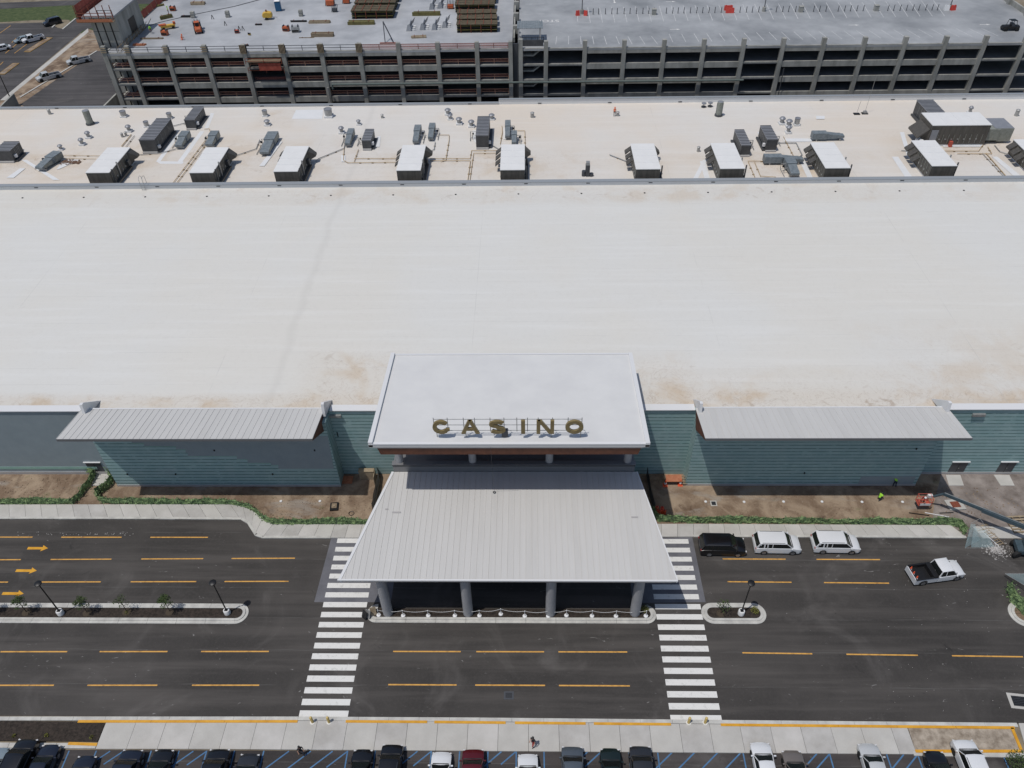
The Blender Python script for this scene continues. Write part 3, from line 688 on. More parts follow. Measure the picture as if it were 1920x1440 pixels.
# vestibule roof and the low wall behind the lower roof
VZ = 8.55
MB().box(-14.9,11.6,55.9,WY-.005,ZL-.6,VZ-.3).build('vestibule_roof', M['gutter'], t)
MB().box(-14.95,11.65,55.87,56.3,VZ-.3,VZ).build('low_wall', M['ribbed_s'], t)
MB().box(-14.98,11.68,55.8,56.4,VZ,VZ+.07).build('coping', M['gutter'], t)
MB().box(-11.9,11.0,59.6,59.9,VZ-.3,14.6).build('clerestory_wall', M['soffit'], t)
for k in range(6): MB().box(-9.6+k*4.1,-9.0+k*4.1,59.52,59.59,9.5,9.9).build('wall_light', M['black'], t)
# upper roof: high at the front, falling towards the building
UX0, UX1, UF, UB = -15.8, 11.88, 51.62, 67.55
zu = lambda x, y: 16.4-.12*(y-51.62)
MB().prism([(UX0,UF),(UX1,UF),(UX1,UB),(UX0,UB)], lambda x,y: zu(x,y)-.45, zu).build('upper_roof', M['upper'], t)
MB().prism([(UX0-.02,UF),(UX0+.42,UF),(UX0+.42,UB),(UX0-.02,UB)], lambda x,y: zu(x,y)-.40, lambda x,y: zu(x,y)+.26).build('raised_edge', M['trim'], t)
MB().prism([(UX1-.42,UF),(UX1+.02,UF),(UX1+.02,UB),(UX1-.42,UB)], lambda x,y: zu(x,y)-.40, lambda x,y: zu(x,y)+.16).build('raised_edge', M['trim'], t)
MB().prism([(UX0+.43,UB-.25),(UX1-.43,UB-.25),(UX1-.43,UB),(UX0+.43,UB)], lambda x,y: zu(x,y)-.4, lambda x,y: zu(x,y)+.10).build('raised_edge', M['trim'], t)
zf = 16.4
MB().add([(UX0-.02,UF-.02,zf+.04),(UX1+.02,UF-.02,zf+.04),(UX1+.02,UF-.02,zf-.10),(UX0-.02,UF-.02,zf-.10),
          (UX0-.02,UF+.3,zf+.04),(UX1+.02,UF+.3,zf+.04),(UX1+.02,UF+.3,zf-.10),(UX0-.02,UF+.3,zf-.10)],
         [(0,1,2,3),(4,7,6,5),(0,4,5,1),(1,5,6,2),(2,6,7,3),(3,7,4,0)]).build('edge_trim', M['trim'], t)
MB().add([(UX0+.02,UF,zf-.10),(UX1-.02,UF,zf-.10),(UX1-.65,UF+.05,zf-.62),(UX0+.65,UF+.05,zf-.62),
          (UX0+.1,UF+.8,zf-.12),(UX1-.1,UF+.8,zf-.12),(UX1-.7,UF+.8,zf-.62),(UX0+.7,UF+.8,zf-.62)],
         [(0,1,2,3),(4,7,6,5),(0,4,5,1),(1,5,6,2),(2,6,7,3),(3,7,4,0)]).build('fascia', M['fascia'], t)
MB().add([(UX0+.75,UF+.12,zf-.62),(UX1-.75,UF+.12,zf-.62),(UX1-1.0,UF+.15,zf-1.65),(UX0+1.0,UF+.15,zf-1.65),
          (UX0+.75,60.5,zf-1.2),(UX1-.75,60.5,zf-1.2),(UX1-1.0,60.5,zf-1.9),(UX0+1.0,60.5,zf-1.9)],
         [(0,1,2,3),(4,7,6,5),(0,4,5,1),(1,5,6,2),(2,6,7,3),(3,7,4,0)]).build('soffit', M['wood'], t)
for px in (749,886,1030,1177):
    p = at(px, 867, 8.6); MB().lathe([(.42,0),(.42,6.3)], n=20).build('upper_column', M['column'], t, True, (p.x,p.y+.25,VZ-.28))
for px, py, w_ in ((743,961,.9),(725,955,.3),(1190,970,.7)):
    p = at(px, py, ZL); MB().box(p.x-w_/2,p.x+w_/2,p.y-.09,p.y+.09,ZL+.061,ZL+.066).build('scuff_patch', M['rib'], t)
p = at(927, 924, ZL); tt = ring('cable_loop', 927, 924, .13, M['steel'], 'thin cable loop hanging down onto the lower canopy roof', 'cable', z=ZL+.1); tt.location = (p.x,p.y,ZL+.1)
MB().path([(0,0,0),(0,.1,.5),(-.05,-.3+UF-p.y,16.2-ZL)], .015, 4).build('wire', M['steel'], tt)

# ---------------------------------------------------------------- CASINO sign
sg = thing('rooftop_sign', 'bronze CASINO letters on a grey pipe frame above the upper canopy roof', 'sign', (0,0,0))
SY = 52.55
def letter_mb(ch, w_, h, dpt=.22, s=.30):
    """solid block letters drawn from outlines; origin at the lower left, x right, z up"""
    q = MB()
    kk = [0]
    def slab(poly):
        kk[0] += 1; e_ = .004*(kk[0]%7); nn = len(poly); q.add([(x,-e_,z) for x, z in poly]+[(x,dpt+e_,z) for x, z in poly], [tuple(range(nn)), tuple(range(2*nn-1,nn-1,-1))]+[(i,(i+1)%nn,(i+1)%nn+nn,i+nn) for i in range(nn)])
    def band(pts, th):
        L = []; Rr = []
        for i, p in enumerate(pts):
            a = Vector(pts[max(i-1,0)]); c_ = Vector(pts[min(i+1,len(pts)-1)]); d = (c_-a).normalized(); n_ = Vector((-d.y,d.x))*th/2
            L.append((p[0]+n_.x,p[1]+n_.y)); Rr.append((p[0]-n_.x,p[1]-n_.y))
        for i in range(len(pts)-1): slab([Rr[i],Rr[i+1],L[i+1],L[i]])
    cx, cz, rx, rz = w_/2, h/2, w_/2-s/2, h/2-s/2
    if ch == 'O': band([(cx+rx*math.cos(2*PI*i/32), cz+rz*math.sin(2*PI*i/32)) for i in range(33)], s)
    if ch == 'C': band([(cx+rx*math.cos(a), cz+rz*math.sin(a)) for a in [R(38)+(R(322)-R(38))*i/28 for i in range(29)]], s); slab([(w_-s*1.0,h*.22),(w_-.02,h*.22),(w_-.02,h*.40),(w_-s*1.0,h*.40)])
    if ch == 'I': slab([(0,0),(s,0),(s,h),(0,h)])
    if ch == 'N':
        slab([(0,0),(s*.92,0),(s*.92,h),(0,h)]); slab([(w_-s*.92,0),(w_,0),(w_,h),(w_-s*.92,h)]); slab([(s*.30,h),(s*1.25,h),(w_-s*.3,0),(w_-s*1.25,0)][::-1])
    if ch == 'A':
        slab([(0,0),(s,0),(w_/2+s*.30,h),(w_/2-s*.5,h)]); slab([(w_-s,0),(w_,0),(w_/2+s*.5,h),(w_/2-s*.30,h)]); slab([(w_*.22,h*.25),(w_*.78,h*.25),(w_*.70,h*.43),(w_*.30,h*.43)])
    if ch == 'S':
        pts = [(cx+rx*math.cos(a)*1.0, h*.72+(h*.28-s/2)*math.sin(a)) for a in [R(28)+(R(262)-R(28))*i/16 for i in range(17)]]
        pts += [(cx+rx*math.cos(a)*1.0, h*.28+(h*.28-s/2)*math.sin(a)) for a in [R(82)-(R(82)+R(152))*i/16 for i in range(17)]]
        band(pts, s*.95)
    return q
zs0 = zu(0,SY)+.72; LH = 1.78
def sx(px): return aty(px, 800, SY).x
for ch, p0, p1 in (('C',811,843),('A',864,899),('S',917,948),('I',977,983.5),('N',1006,1039),('O',1060,1094)):
    xa, xb = sx(p0), sx(p1); o = letter_mb(ch, xb-xa, LH, s=.40).build('letter', M['gold'], sg, loc=(xa,SY-.11,zs0)); o['label'] = 'bronze letter %s' % ch
for k in range(3): MB().tube((sx(813),SY+.28,zs0+.1+k*.78),(sx(1092),SY+.28,zs0+.1+k*.78),.035,n=6).build('rail_pipe', M['galv'], sg)
for px in (813,839,869,890,919,945,969,989,1009,1036,1065,1091): MB().tube((sx(px),SY+.3,zs0-.05),(sx(px),SY+.3,zs0+1.85),.04,n=6).build('upright_pipe', M['galv'], sg)
for px in (817,872,948,1034,1090):
    MB().tube((sx(px),SY+.2,zu(0,SY)),(sx(px),SY+.25,zs0+.4),.045,n=6).build('post', M['galv'], sg)
    MB().path([(sx(px),SY+.25,zs0+.35),(sx(px)+.5,SY+.9,zu(0,SY)+.1)], .035, 5).build('brace', M['galv'], sg)
MB().box(sx(940),sx(952),SY+.1,SY+.45,zu(0,SY)+.05,zs0+.25).build('junction_box', M['steel'], sg)

# ================================================================ ROOF PLANT
def big_unit(px, py, side, label, w_=4.0, l_=9.15, zt=13.15, mirror=1):
    """white-topped air handler; side +1 shows its services on the +X side"""
    p = at(px, py, zt); h = zt-RZ
    t = thing('air_handler', label, 'air handler', (p.x+w_/2, p.y+l_/2, RZ), 0, 'white-topped air handlers behind the roof parapet')
    MB().box(-w_/2+.06,w_/2-.06,-l_/2+.06,l_/2-.06,.25,h-.10).build('casing', M['unit_dark'], t)
    MB().box(-w_/2,w_/2,-l_/2,l_/2,h-.10,h).build('top_panel', M['unit_top'], t)
    for k in (1,2,3): MB().box(-w_/2+.02,w_/2-.02,-l_/2+l_*k/4-.03,-l_/2+l_*k/4+.03,h,h+.03).build('top_seam', M['pad'], t)
    MB().box(-w_/2+.15,w_/2-.15,-l_/2+.15,l_/2-.15,0,.25).build('curb', M['pad'], t)
    s = side
    X = lambda a, b_: (min(s*a,s*b_), max(s*a,s*b_))
    for k in range(3):       # intake hoods hang on the left side of every unit
        y0_ = l_/2-1.7-k*1.5; zt_ = h-.2-k*.25; xi, xo = -w_/2+.05, -w_/2-.95
        MB().add([(xi,y0_,zt_),(xo,y0_,zt_-.75),(xo,y0_+1.3,zt_-.75),(xi,y0_+1.3,zt_),(xi,y0_,zt_-.12),(xo,y0_,zt_-1.0),(xo,y0_+1.3,zt_-1.0),(xi,y0_+1.3,zt_-.12)],
            [(0,1,2,3),(4,7,6,5),(0,4,5,1),(1,5,6,2),(2,6,7,3),(3,7,4,0)]).build('intake_hood', M['unit_dark'], t)
    xi, xo = w_/2-.05, w_/2+1.0; y0_ = l_/2-1.6
    MB().add([(xi,y0_,h-.15),(xo,y0_+.9,h-1.3),(xo,l_/2+.25,h-1.3),(xi,l_/2,h-.15),(xi,y0_,h-1.9),(xo,y0_+.9,h-1.6),(xo,l_/2+.25,h-1.6),(xi,l_/2,h-1.9)],
        [(0,1,2,3),(4,7,6,5),(0,4,5,1),(1,5,6,2),(2,6,7,3),(3,7,4,0)]).build('exhaust_hood', M['unit_dark'], t)
    for s_ in (-1,1):
        for k in range(8): yy = -l_/2+.5+k*.95; MB().box(s_*(w_/2-.04)-.02,s_*(w_/2-.04)+.02,yy,yy+.07,.4,h-.3).build('door_seam', M['duct_b'], t)
        for k in range(5): yy = -l_/2+.75+k*1.15; MB().box(s_*(w_/2)-.04,s_*(w_/2)+.04,yy,yy+.25,1.0,1.25).build('door_handle', M['galv'], t)
    MB().box(w_/2-.02,w_/2+.55,-l_/2+.2,l_/2-2.4,.25,.55).build('pipe_ledge', M['unit_dark'], t)
    MB().box(w_/2-.02,w_/2+.45,l_/2-3.2,l_/2-2.4,.9,1.7).build('service_box', M['ribbed_s'], t)
    MB().box(w_/2-.03,w_/2+.16,-l_/2+2.9,-l_/2+3.1,.2,h+.35).build('flue', M['galv'], t)
    MB().tube((w_/2+.25,-l_/2+.5,0),(w_/2+.25,-l_/2+.5,h+.3),.12,n=8).build('stack', M['ribbed_s'], t)
    return t
L_ = ['white-topped air handler leftmost in the row behind the parapet, nearest the roof ladder', 'white-topped air handler in front of the two grey green duct units on the left roof',
      'white-topped air handler third from left, with a pipe running off to the right', 'white-topped air handler in front of a pair of upright grey duct units left of centre',
      'white-topped air handler straight above the canopy, ribbed grey unit at its upper left', 'white-topped air handler standing alone on open roof right of centre',
      'white-topped air handler in front of the ribbed grey unit, right of the open roof', 'white-topped air handler with a horizontal duct unit just behind it',
      'white-topped air handler in front of the largest wide air handler', 'white-topped air handler cut by the right edge of the photo']
for (px, py), s, lb in zip(((159.4,323.8),(353.8,323.8),(512,321.5),(742.5,319.5),(937.5,318.5),(1192.5,317),(1350.6,316),(1548,315),(1748,311),(1950,309)), (1,1,1,1,1,-1,-1,-1,-1,-1), L_):
    big_unit(px, py, s, lb)
# the widest air handler
p = at(1749.4, 235, 14.2); hx, hy, h = 5.0, 2.6, 14.2-RZ
t = thing('wide_air_handler', 'widest air handler with white top and long dark front, far right of the roof', 'air handler', (p.x+hx, p.y+hy, RZ))
MB().box(-hx+.05,hx-.05,-hy+.05,hy-.05,.3,h-.12).build('casing', M['unit_dark'], t); MB().box(-hx,hx,-hy,hy,h-.12,h).build('top_panel', M['unit_top'], t)
MB().box(-hx+.1,hx-.1,-hy+.1,hy-.1,0,.3).build('curb', M['pad'], t)
for k in (1,2,3): MB().box(-hx+hx*k/2-.03,-hx+hx*k/2+.03,-hy+.02,hy-.02,h,h+.03).build('top_seam', M['pad'], t)
for k in range(9): MB().box(-hx+1.5+k*.95,-hx+1.55+k*.95,-hy-.01,-hy+.04,.5,h*.55).build('door_seam', M['duct_b'], t)
for k in range(7): MB().box(-hx+1.8+k*1.05,-hx+2.05+k*1.05,-hy-.03,-hy+.04,1.2,1.35).build('door_handle', M['galv'], t)
MB().box(-hx+.2,-hx+1.3,-hy-.12,-hy+.03,.4,h-.9).build('louvre_panel', M['ribbed'], t)
MB().add([(-hx,-hy+.4,h-.9),(-hx-1.8,-hy+.2,h-2.2),(-hx-1.8,hy-.8,h-2.2),(-hx,hy-.6,h-.9),(-hx,-hy+.4,h-1.2),(-hx-1.8,-hy+.2,h-2.5),(-hx-1.8,hy-.8,h-2.5),(-hx,hy-.6,h-1.2)],
    [(0,1,2,3),(4,7,6,5),(0,4,5,1),(1,5,6,2),(2,6,7,3),(3,7,4,0)]).build('intake_hood', M['unit_dark'], t)
MB().lathe([(.45,0),(.45,.9),(.3,1.1)], (-hx-.9,-hy+.2,0), 12).build('white_tank', M['white_p'], t)
MB().lathe([(.3,0),(.3,.6),(.15,.8)], (-hx-1.3,-hy+1.0,.3), 10).build('white_tank', M['white_p'], t)
MB().box(hx,hx+2.3,-hy+.6,hy-1.2,.7,2.7).build('duct', M['duct_b'], t); MB().box(hx+2.3,hx+4.6,-hy+.8,hy-.2,.4,2.7).build('duct', M['duct_b'], t)
MB().box(hx,hx+.9,hy-1.2,hy+1.0,2.6,2.9).build('duct', M['ribbed'], t); MB().box(hx+1.4,hx+4.6,-hy+.9,hy-.2,2.7,2.76).build('duct_top', M['ribbed'], t)
MB().box(1.2-hx+2.6,1.7-hx+2.6,-hy-.5,-hy-.02,0,1.0).build('red_frame', M['boom_red'], t)
# ribbed dark grey units
def ribbed(px, py, w_, l_, h, side, label, pipes=True, hood=True):
    zt = RZ+h+.3; p = at(px, py, zt)
    t = thing('ribbed_unit', label, 'rooftop unit', (p.x+w_/2, p.y+l_/2, RZ), 0, 'ribbed dark grey rooftop units')
    MB().box(-w_/2+.03,w_/2-.03,-l_/2+.03,l_/2-.03,.3,h+.22).build('casing', M['ribbed_s'], t)
    MB().box(-w_/2+.05,w_/2-.05,-l_/2-.25,l_/2-.1,0,.3).build('curb', M['fascia'], t)
    MB().box(-w_/2,w_/2,-l_/2,l_/2,h+.22,h+.30).build('top_panel', M['ribbed'], t)
    nr = max(5, round(l_/.62))
    for k in range(nr+1): yy = -l_/2+.03+(l_-.1)*k/nr; MB().box(-w_/2+.01,w_/2-.01,yy-.03,yy+.03,h+.3,h+.40).build('roof_rib', M['rib_dark'], t)
    s = side
    if hood: a, b_ = sorted((s*(w_/2),s*(w_/2+.38))); MB().box(a,b_,-l_/2+.5,-l_/2+.95,.7,1.2).build('exhaust_box', M['white_p'], t)
    for k in range(4): a, b_ = sorted((s*(w_/2-.04),s*(w_/2+.0))); yy = -l_/2+1.3+k*(l_-2)/4; MB().box(a,b_,yy,yy+.04,.4,h).build('door_seam', M['galv'], t)
    a, b_ = sorted((s*(w_/2+.02),s*(w_/2+.45))); MB().box(a,b_,-l_/2+.2,l_/2-.4,.1,.35).build('side_rail', M['ribbed_s'], t)
    if pipes:
        xo = -s*(w_/2)
        MB().path([(xo,.6,1.2),(xo-s*.6,.6,1.2),(xo-s*1.2,.6,1.2),(xo-s*1.2,.6,.2),(xo-s*1.2,-.9,.2)], .07, 6).build('pipework', M['galv'], t)
        MB().path([(xo,-.2,.9),(xo-s*.8,-.2,.9),(xo-s*.8,-.2,.1)], .08, 6).build('pipework', M['galv'], t)
        MB().rbox((xo-s*.7,.2,.95),(.28,.28,.28)).build('valve', M['black'], t)
    return t
ribbed(259.5,262.5,2.75,8.9,2.2,1,'largest ribbed dark grey unit on the left, two vents at its back corner')
ribbed(344.5,225,1.9,5.9,1.6,1,'ribbed dark grey unit behind the largest ribbed one on the left')
ribbed(677.5,263.7,1.6,4.6,1.5,1,'small ribbed grey unit beside a narrow duct unit, left of centre')
ribbed(891.5,254.4,2.25,7.9,2.2,1,'ribbed grey unit seen head on, straight up from the canopy')
ribbed(1390.6,273,1.7,6.2,1.7,-1,'ribbed grey unit right behind a white-topped air handler on the right roof', hood=False)
ribbed(1438.8,262,1.9,5.6,1.9,-1,'ribbed grey unit with a raised hood, just left of four round vents')
ribbed(1745,216,3.0,6.6,2.4,-1,'ribbed blue grey unit half hidden behind the widest air handler')
ribbed(-12,283,2.8,3.6,1.9,1,'ribbed grey unit cut by the left edge of the photo')
# narrow grey green duct units standing along Y
def duct_unit(px, py, l_, w_, label, rz=0, taper=.5, h=1.3, side=-1):
    p = at(px, py, RZ+.5); t = thing('duct_unit', label, 'rooftop unit', (p.x, p.y, RZ), rz, 'narrow grey green duct units')
    MB().prism([(-w_/2,l_*.05),(w_/2,l_*.05),(w_/2,l_/2),(-w_/2,l_/2)], .35, h+.15).build('fan_section', M['duct'], t)
    MB().add([(-w_*.42,-l_/2,.55),(w_*.42,-l_/2,.55),(w_*.42,l_*.05,.35),(-w_*.42,l_*.05,.35),(-w_*.42,-l_/2,h*.7),(w_*.42,-l_/2,h*.7),(w_*.42,l_*.05,h),(-w_*.42,l_*.05,h)],
        [(3,2,1,0),(4,5,6,7),(0,1,5,4),(1,2,6,5),(2,3,7,6),(3,0,4,7)]).build('duct', M['duct'], t)
    MB().box(w_*.42,w_*.42+.02,-l_*.4,l_*.0,.55,h*.8).build('side_panel', M['duct_b'], t)
    MB().box(w_/2,w_/2+.02,l_*.12,l_*.45,.5,h).build('side_panel', M['duct_b'], t)
    for yy in (-l_*.38,l_*.35): MB().box(-w_/2+.05,w_/2-.05,yy-.1,yy+.1,0,.4).build('support', M['galv'], t)
    xo = side*w_/2
    MB().path([(xo,l_*.2,1.0),(xo+side*.7,l_*.2,1.0),(xo+side*.7,l_*.2,.15),(xo+side*.7,-l_*.4,.15)], .06, 5).build('pipework', M['galv'], t)
    MB().path([(xo,-l_*.1,.9),(xo+side*.45,-l_*.1,.9),(xo+side*.45,-l_*.1,.1)], .06, 5).build('pipework', M['galv'], t)
    MB().rbox((xo+side*.5,l_*.05,.9),(.3,.3,.3)).build('valve', M['black'], t)
    return t
duct_unit(93,305,5.2,1.7,'narrow duct unit with brown debris beside it, lower left of the roof', R(-14))
duct_unit(343,265,4.8,1.5,'narrow duct unit right of the largest ribbed grey unit')
duct_unit(399,264,4.4,1.5,'narrow duct unit tucked behind the second white-topped air handler')
duct_unit(505,272,7.2,1.9,'longest narrow duct unit, behind the third white-topped air handler')
duct_unit(656,261,5.0,1.1,'slim duct unit paired with the small ribbed unit left of centre')
duct_unit(782,255,5.4,1.2,'slim duct unit left of its twin, behind the air handler left of centre', side=1)
duct_unit(809.5,250,4.8,1.1,'slim duct unit right of its twin, with white fittings at its foot', side=1)
duct_unit(952,246,5.4,1.0,'slim tall duct unit right of the head-on ribbed unit', side=1)
duct_unit(964,262,3.6,1.0,'short duct unit directly behind the air handler above the canopy', side=1)
duct_unit(1551,257,5.6,1.3,'duct unit lying crosswise behind an air handler on the right roof', R(90), side=1)
duct_unit(1468,301,6.6,1.4,'duct unit lying crosswise between two air handlers on the right roof', R(90), side=1)
duct_unit(1484,317,4.6,1.7,'wide blue grey duct elbow nearest the parapet on the right roof', side=-1)
c = at(122,303,RZ); q = MB()
for k in range(260):
    u = random.random(); v_ = random.gauss(0,.5)*(1-u*.5); z_ = random.uniform(.04,.16); q.rbox((u*3.4-.4, v_-.2*u, z_*.4), (z_*1.6,z_*1.3,z_*.7), random.uniform(0,3), random.uniform(-.4,.4))
tag(q.build('debris_pile', mat('brown_leaf_litter', (.10,.055,.035), (.20,.12,.08), .9, 3), loc=(c.x,c.y-.3,RZ+.01)), 'brown leaf debris swept against the leftmost duct unit', 'debris', kind='stuff')
# vents: mushroom, open topped, little pipe
def vent(px, py, kind, label, r=.42, h=1.0, grp=None):
    p = at(px, py, RZ); t = thing('roof_vent', label, 'vent', (p.x,p.y,RZ), 0, grp)
    if kind == 'mush':
        MB().box(-r*1.15,r*1.15,-r*1.15,r*1.15,0,h*.28).build('curb', M['pad'], t); MB().lathe([(r*.75,h*.28),(r*.75,h*.8)], n=12).build('neck', M['galv'], t, True)
        MB().lathe([(r*1.15,h*.78),(r*1.2,h*.88),(r*.8,h*1.05),(r*.25,h*1.14)], n=14).build('cap', M['ribbed'], t, True)
    elif kind == 'open':
        MB().box(-r*1.0,r*1.0,-r*1.0,r*1.0,0,h*.25).build('curb', M['pad'], t); MB().lathe([(r*.9,h*.25),(r*.95,h)], n=16).build('drum', M['galv'], t, True)
        MB().lathe([(r*.98,h),(r*1.0,h+.1),(r*.85,h+.1),(r*.8,h+.02)], n=16).build('rim', M['ribbed'], t, True)
    elif kind == 'tall':
        MB().lathe([(r,0.3),(r,h)], n=12).build('drum', M['duct_b'], t, True); MB().rbox((0,0,h*.55),(r*2.1,.06,h*.7)).build('strap', M['steel'], t)
        MB().lathe([(r*1.3,0),(r*1.3,.3)], n=10).build('base', M['steel'], t); MB().lathe([(r*.9,h),(r*.6,h+.06)], n=12).build('cap', M['ribbed'], t)
    elif kind == 'small':
        MB().lathe([(r*.6,0),(r*.55,h)], n=10).build('pipe', M['galv'], t, True); MB().lathe([(r*.7,h),(r*.4,h+.12)], n=10).build('cap', M['galv'], t)
    elif kind == 'fan':
        MB().lathe([(r,0),(r,.18)], n=14).build('base', M['steel'], t); MB().lathe([(r*.2,.18),(r*.2,h)], n=8).build('neck', M['galv'], t); MB().lathe([(r,h),(r,h+.14),(r*.3,h+.2)], n=14).build('cap', M['ribbed'], t)
    return t
gA = 'round roof vents'
vent(94,214,'small','small pale pipe vent near the top left corner of the roof',.5,.9)
vent(170,233,'tall','tall dark cylindrical stack on the left part of the roof',.62,2.7)
vent(233,219,'open','open-topped drum vent right of the tall left stack',.6,1.1)
vent(243,247,'mush','mushroom vent just above two tiny pipe vents on the left roof',.45,1.2)
vent(230,257,'small','left one of two tiny pipe vents beside the yellow pipes',.4,.7); vent(237,255,'small','right one of two tiny pipe vents beside the yellow pipes',.4,.7)
vent(167,259,'mush','upper one of a diagonal pair of vents on the left roof',.42,1.2); vent(155,272,'mush','lower one of a diagonal pair of vents on the left roof',.42,1.2)
vent(115,281,'mush','mushroom vent above the leftmost duct unit',.38,.9); vent(36,283,'mush','mushroom vent beside the ribbed unit at the left edge',.42,1.1); vent(23,284,'small','pale pipe vent between the left edge unit and a mushroom vent',.5,.8)
vent(276,238,'open','open-topped drum vent at the back left corner of the largest ribbed unit',.48,1.0); vent(319,222,'open','open-topped drum vent between the two ribbed units on the left',.5,1.0)
vent(498,218,'open','upper one of two drum vents right of the left ribbed units',.5,1.1); vent(502,235,'mush','lower one of two drum vents right of the left ribbed units',.48,1.0)
vent(617,219,'open','largest open drum vent beside a bright roof patch',.78,1.5)
vent(673,234,'mush','mushroom vent above the small ribbed grey unit',.36,.9); vent(641,250,'mush','mushroom vent at the upper left of the slim duct unit',.45,1.2)
vent(717,221,'small','small vent standing alone on the roof left of centre',.45,.6)
vent(840,215,'mush','upper one of the close pair of mushroom vents at the centre',.5,1.1); vent(844,224,'mush','lower one of the close pair of mushroom vents at the centre',.42,.9)
vent(861,233,'mush','mushroom vent between the close pair and the head-on ribbed unit',.5,1.2); vent(884,238,'mush','mushroom vent touching the left side of the head-on ribbed unit',.5,1.2)
vent(922,224,'mush','mushroom vent at the back right corner of the head-on ribbed unit',.48,1.0)
vent(998,220,'small','small vent on open roof right of the slim tall duct unit',.6,.9); vent(1158,217,'small','small vent beside the worker in orange',.5,.7)
vent(1319,201,'fan','left one of two low fan caps near the rear parapet',.45,.7); vent(1331,200,'fan','right one of two low fan caps near the rear parapet',.45,.7)
vent(1347,217,'tall','tall dark cylindrical stack near two fan caps on the right roof',.58,2.7)
vent(1465,233,'mush','left one of the three vents in a row on the right roof',.48,1.3); vent(1478,237,'mush','middle one of the three vents in a row on the right roof',.5,1.2); vent(1493,235,'open','right one of the three vents in a row, open-topped',.52,1.3)
vent(1477,250,'mush','mushroom vent in front of the row of three on the right roof',.42,1.3)
vent(1309,284,'small','small pale vent left of an air handler on the right roof',.45,.8)
vent(1817,213,'mush','dark narrow vent behind the widest air handler',.36,1.3); vent(1905,217,'small','pale vent near the right edge behind the widest air handler',.6,1.1)
p = at(1102,336,RZ); t = thing('louvred_box', 'tall dark louvred box close behind the parapet right of centre', 'rooftop unit', (p.x,p.y+1.2,RZ))
MB().box(-.35,.35,-.4,.4,.2,2.0).build('casing', M['ribbed_s'], t); MB().box(-.3,.3,-.35,.35,2.0,2.5).build('hood', M['galv'], t); MB().lathe([(.35,0),(.35,.9)], (-.6,0,0), 10).build('coil', M['steel'], t); MB().lathe([(.35,0),(.35,.5)], (.65,-.1,0), 10).build('coil', M['steel'], t)
# thin antennas on black bases
for px, py, hh, lb in ((1606,214,2.6,'short thin antenna on a flat black base on the rear roof'),(1621,213,7.2,'tall thin antenna on a ballast base on the rear roof')):
    p = at(px, py, RZ); t = thing('antenna', lb, 'antenna', (p.x,p.y,RZ)); MB().box(-.55,.55,-.4,.4,0,.12).build('base', M['black'], t); MB().tube((0,0,.1),(.1,0,hh),.03,n=6).build('mast', M['galv'], t)
    if hh > 3: MB().box(-.3,.3,-.25,.25,.12,.5).build('ballast', M['galv'], t)
# roof ladder hoops over the parapet
p = at(268, 350, PZ); t = thing('roof_ladder', 'pair of grey ladder hoops over the parapet beside the leftmost air handler', 'ladder', (p.x,112.9,zr(0,113)))
for s in (-.28,.28): MB().path([(s,-.15,0),(s,-.15,1.9),(s,.1,2.2),(s,.6,2.2),(s,.9,1.9),(s,.9,.6)], .035, 6).build('hoop', M['galv'], t)
for k in range(4): MB().tube((-.28,-.15,.15+k*.3),(.28,-.15,.15+k*.3),.025,n=5).build('rung', M['galv'], t)
# gas and condensate pipes on the roof
def pipe(pts, label, r=.055, m='pipe', z=.18):
    q = [at(px, py, RZ+z) for px, py in pts]; t = thing('roof_pipe', label, 'pipe', (0,0,0))
    MB().path(q, r, 5).build('pipe_run', M[m], t)
    for a, b_ in zip(q, q[1:]):
        k = int((b_-a).length/2.6)
        for i in range(1, k+1): c_ = a+(b_-a)*(i/(k+1)); MB().box(c_.x-.16,c_.x+.16,c_.y-.09,c_.y+.09,RZ,RZ+z-.03).build('sleeper', M['lumber'], t)
    return t
pipe([(228,274),(246,252)], 'short yellow pipe beside the tiny pair of vents on the left roof', .08); pipe([(236,275),(252,254)], 'short grey pipe parallel to the yellow one on the left roof', .05, 'galv')
pipe([(325,342),(395,250),(392,241),(383,242)], 'long pipe pair rising from the parapet left of the second air handler, left run'); pipe([(332,342),(374,286),(398,256)], 'long pipe rising from the parapet left of the second air handler, right run')
pipe([(438,293),(480,279),(487,262)], 'dark pipe from the second air handler to the longest duct unit', .07, 'galv'); pipe([(592,302),(598,297),(645,278),(650,250)], 'dark pipe from the third air handler up to the slim duct unit', .08, 'galv')
pipe([(645,278),(644,300),(652,305),(745,304)], 'rusty pipe looping below the slim duct unit to the right'); pipe([(664,297),(745,297)], 'thin yellow pipe just above the looping rusty pipe'); pipe([(672,280),(664,303)], 'short rusty pipe between slim duct and looping pipe')
pipe([(800,287),(814,280),(816,266)], 'dark crooked pipe right of the air handler left of centre', .07, 'galv'); pipe([(824,253),(842,253),(842,262),(836,300),(826,303)], 'yellow pipe bending down right of the twin slim duct units')
pipe([(806,297),(882,297),(884,282),(935,282)], 'yellow pipe crossing the roof left of the air handler above the canopy'); pipe([(806,301),(882,301),(877,338)], 'yellow pipe turning down to the parapet at the centre')
pipe([(881,338),(888,287),(930,287)], 'second yellow pipe turning down to the parapet at the centre'); pipe([(921,271),(936,280)], 'dark stub pipe from the head-on ribbed unit', .08, 'galv')
pipe([(970,245),(984,245),(985,290)], 'thin yellow pipe around the short duct unit'); pipe([(941,236),(942,247),(938,270)], 'thin pipe right of the head-on ribbed unit')
pipe([(1143,290),(1174,302)], 'dark sloping pipe left of the lone air handler', .08, 'galv'); pipe([(1402,302),(1454,302),(1452,297)], 'yellow pipe right of the air handler beside the crosswise duct'); pipe([(1403,303),(1418,338)], 'yellow pipe sloping down to the parapet right of that air handler')
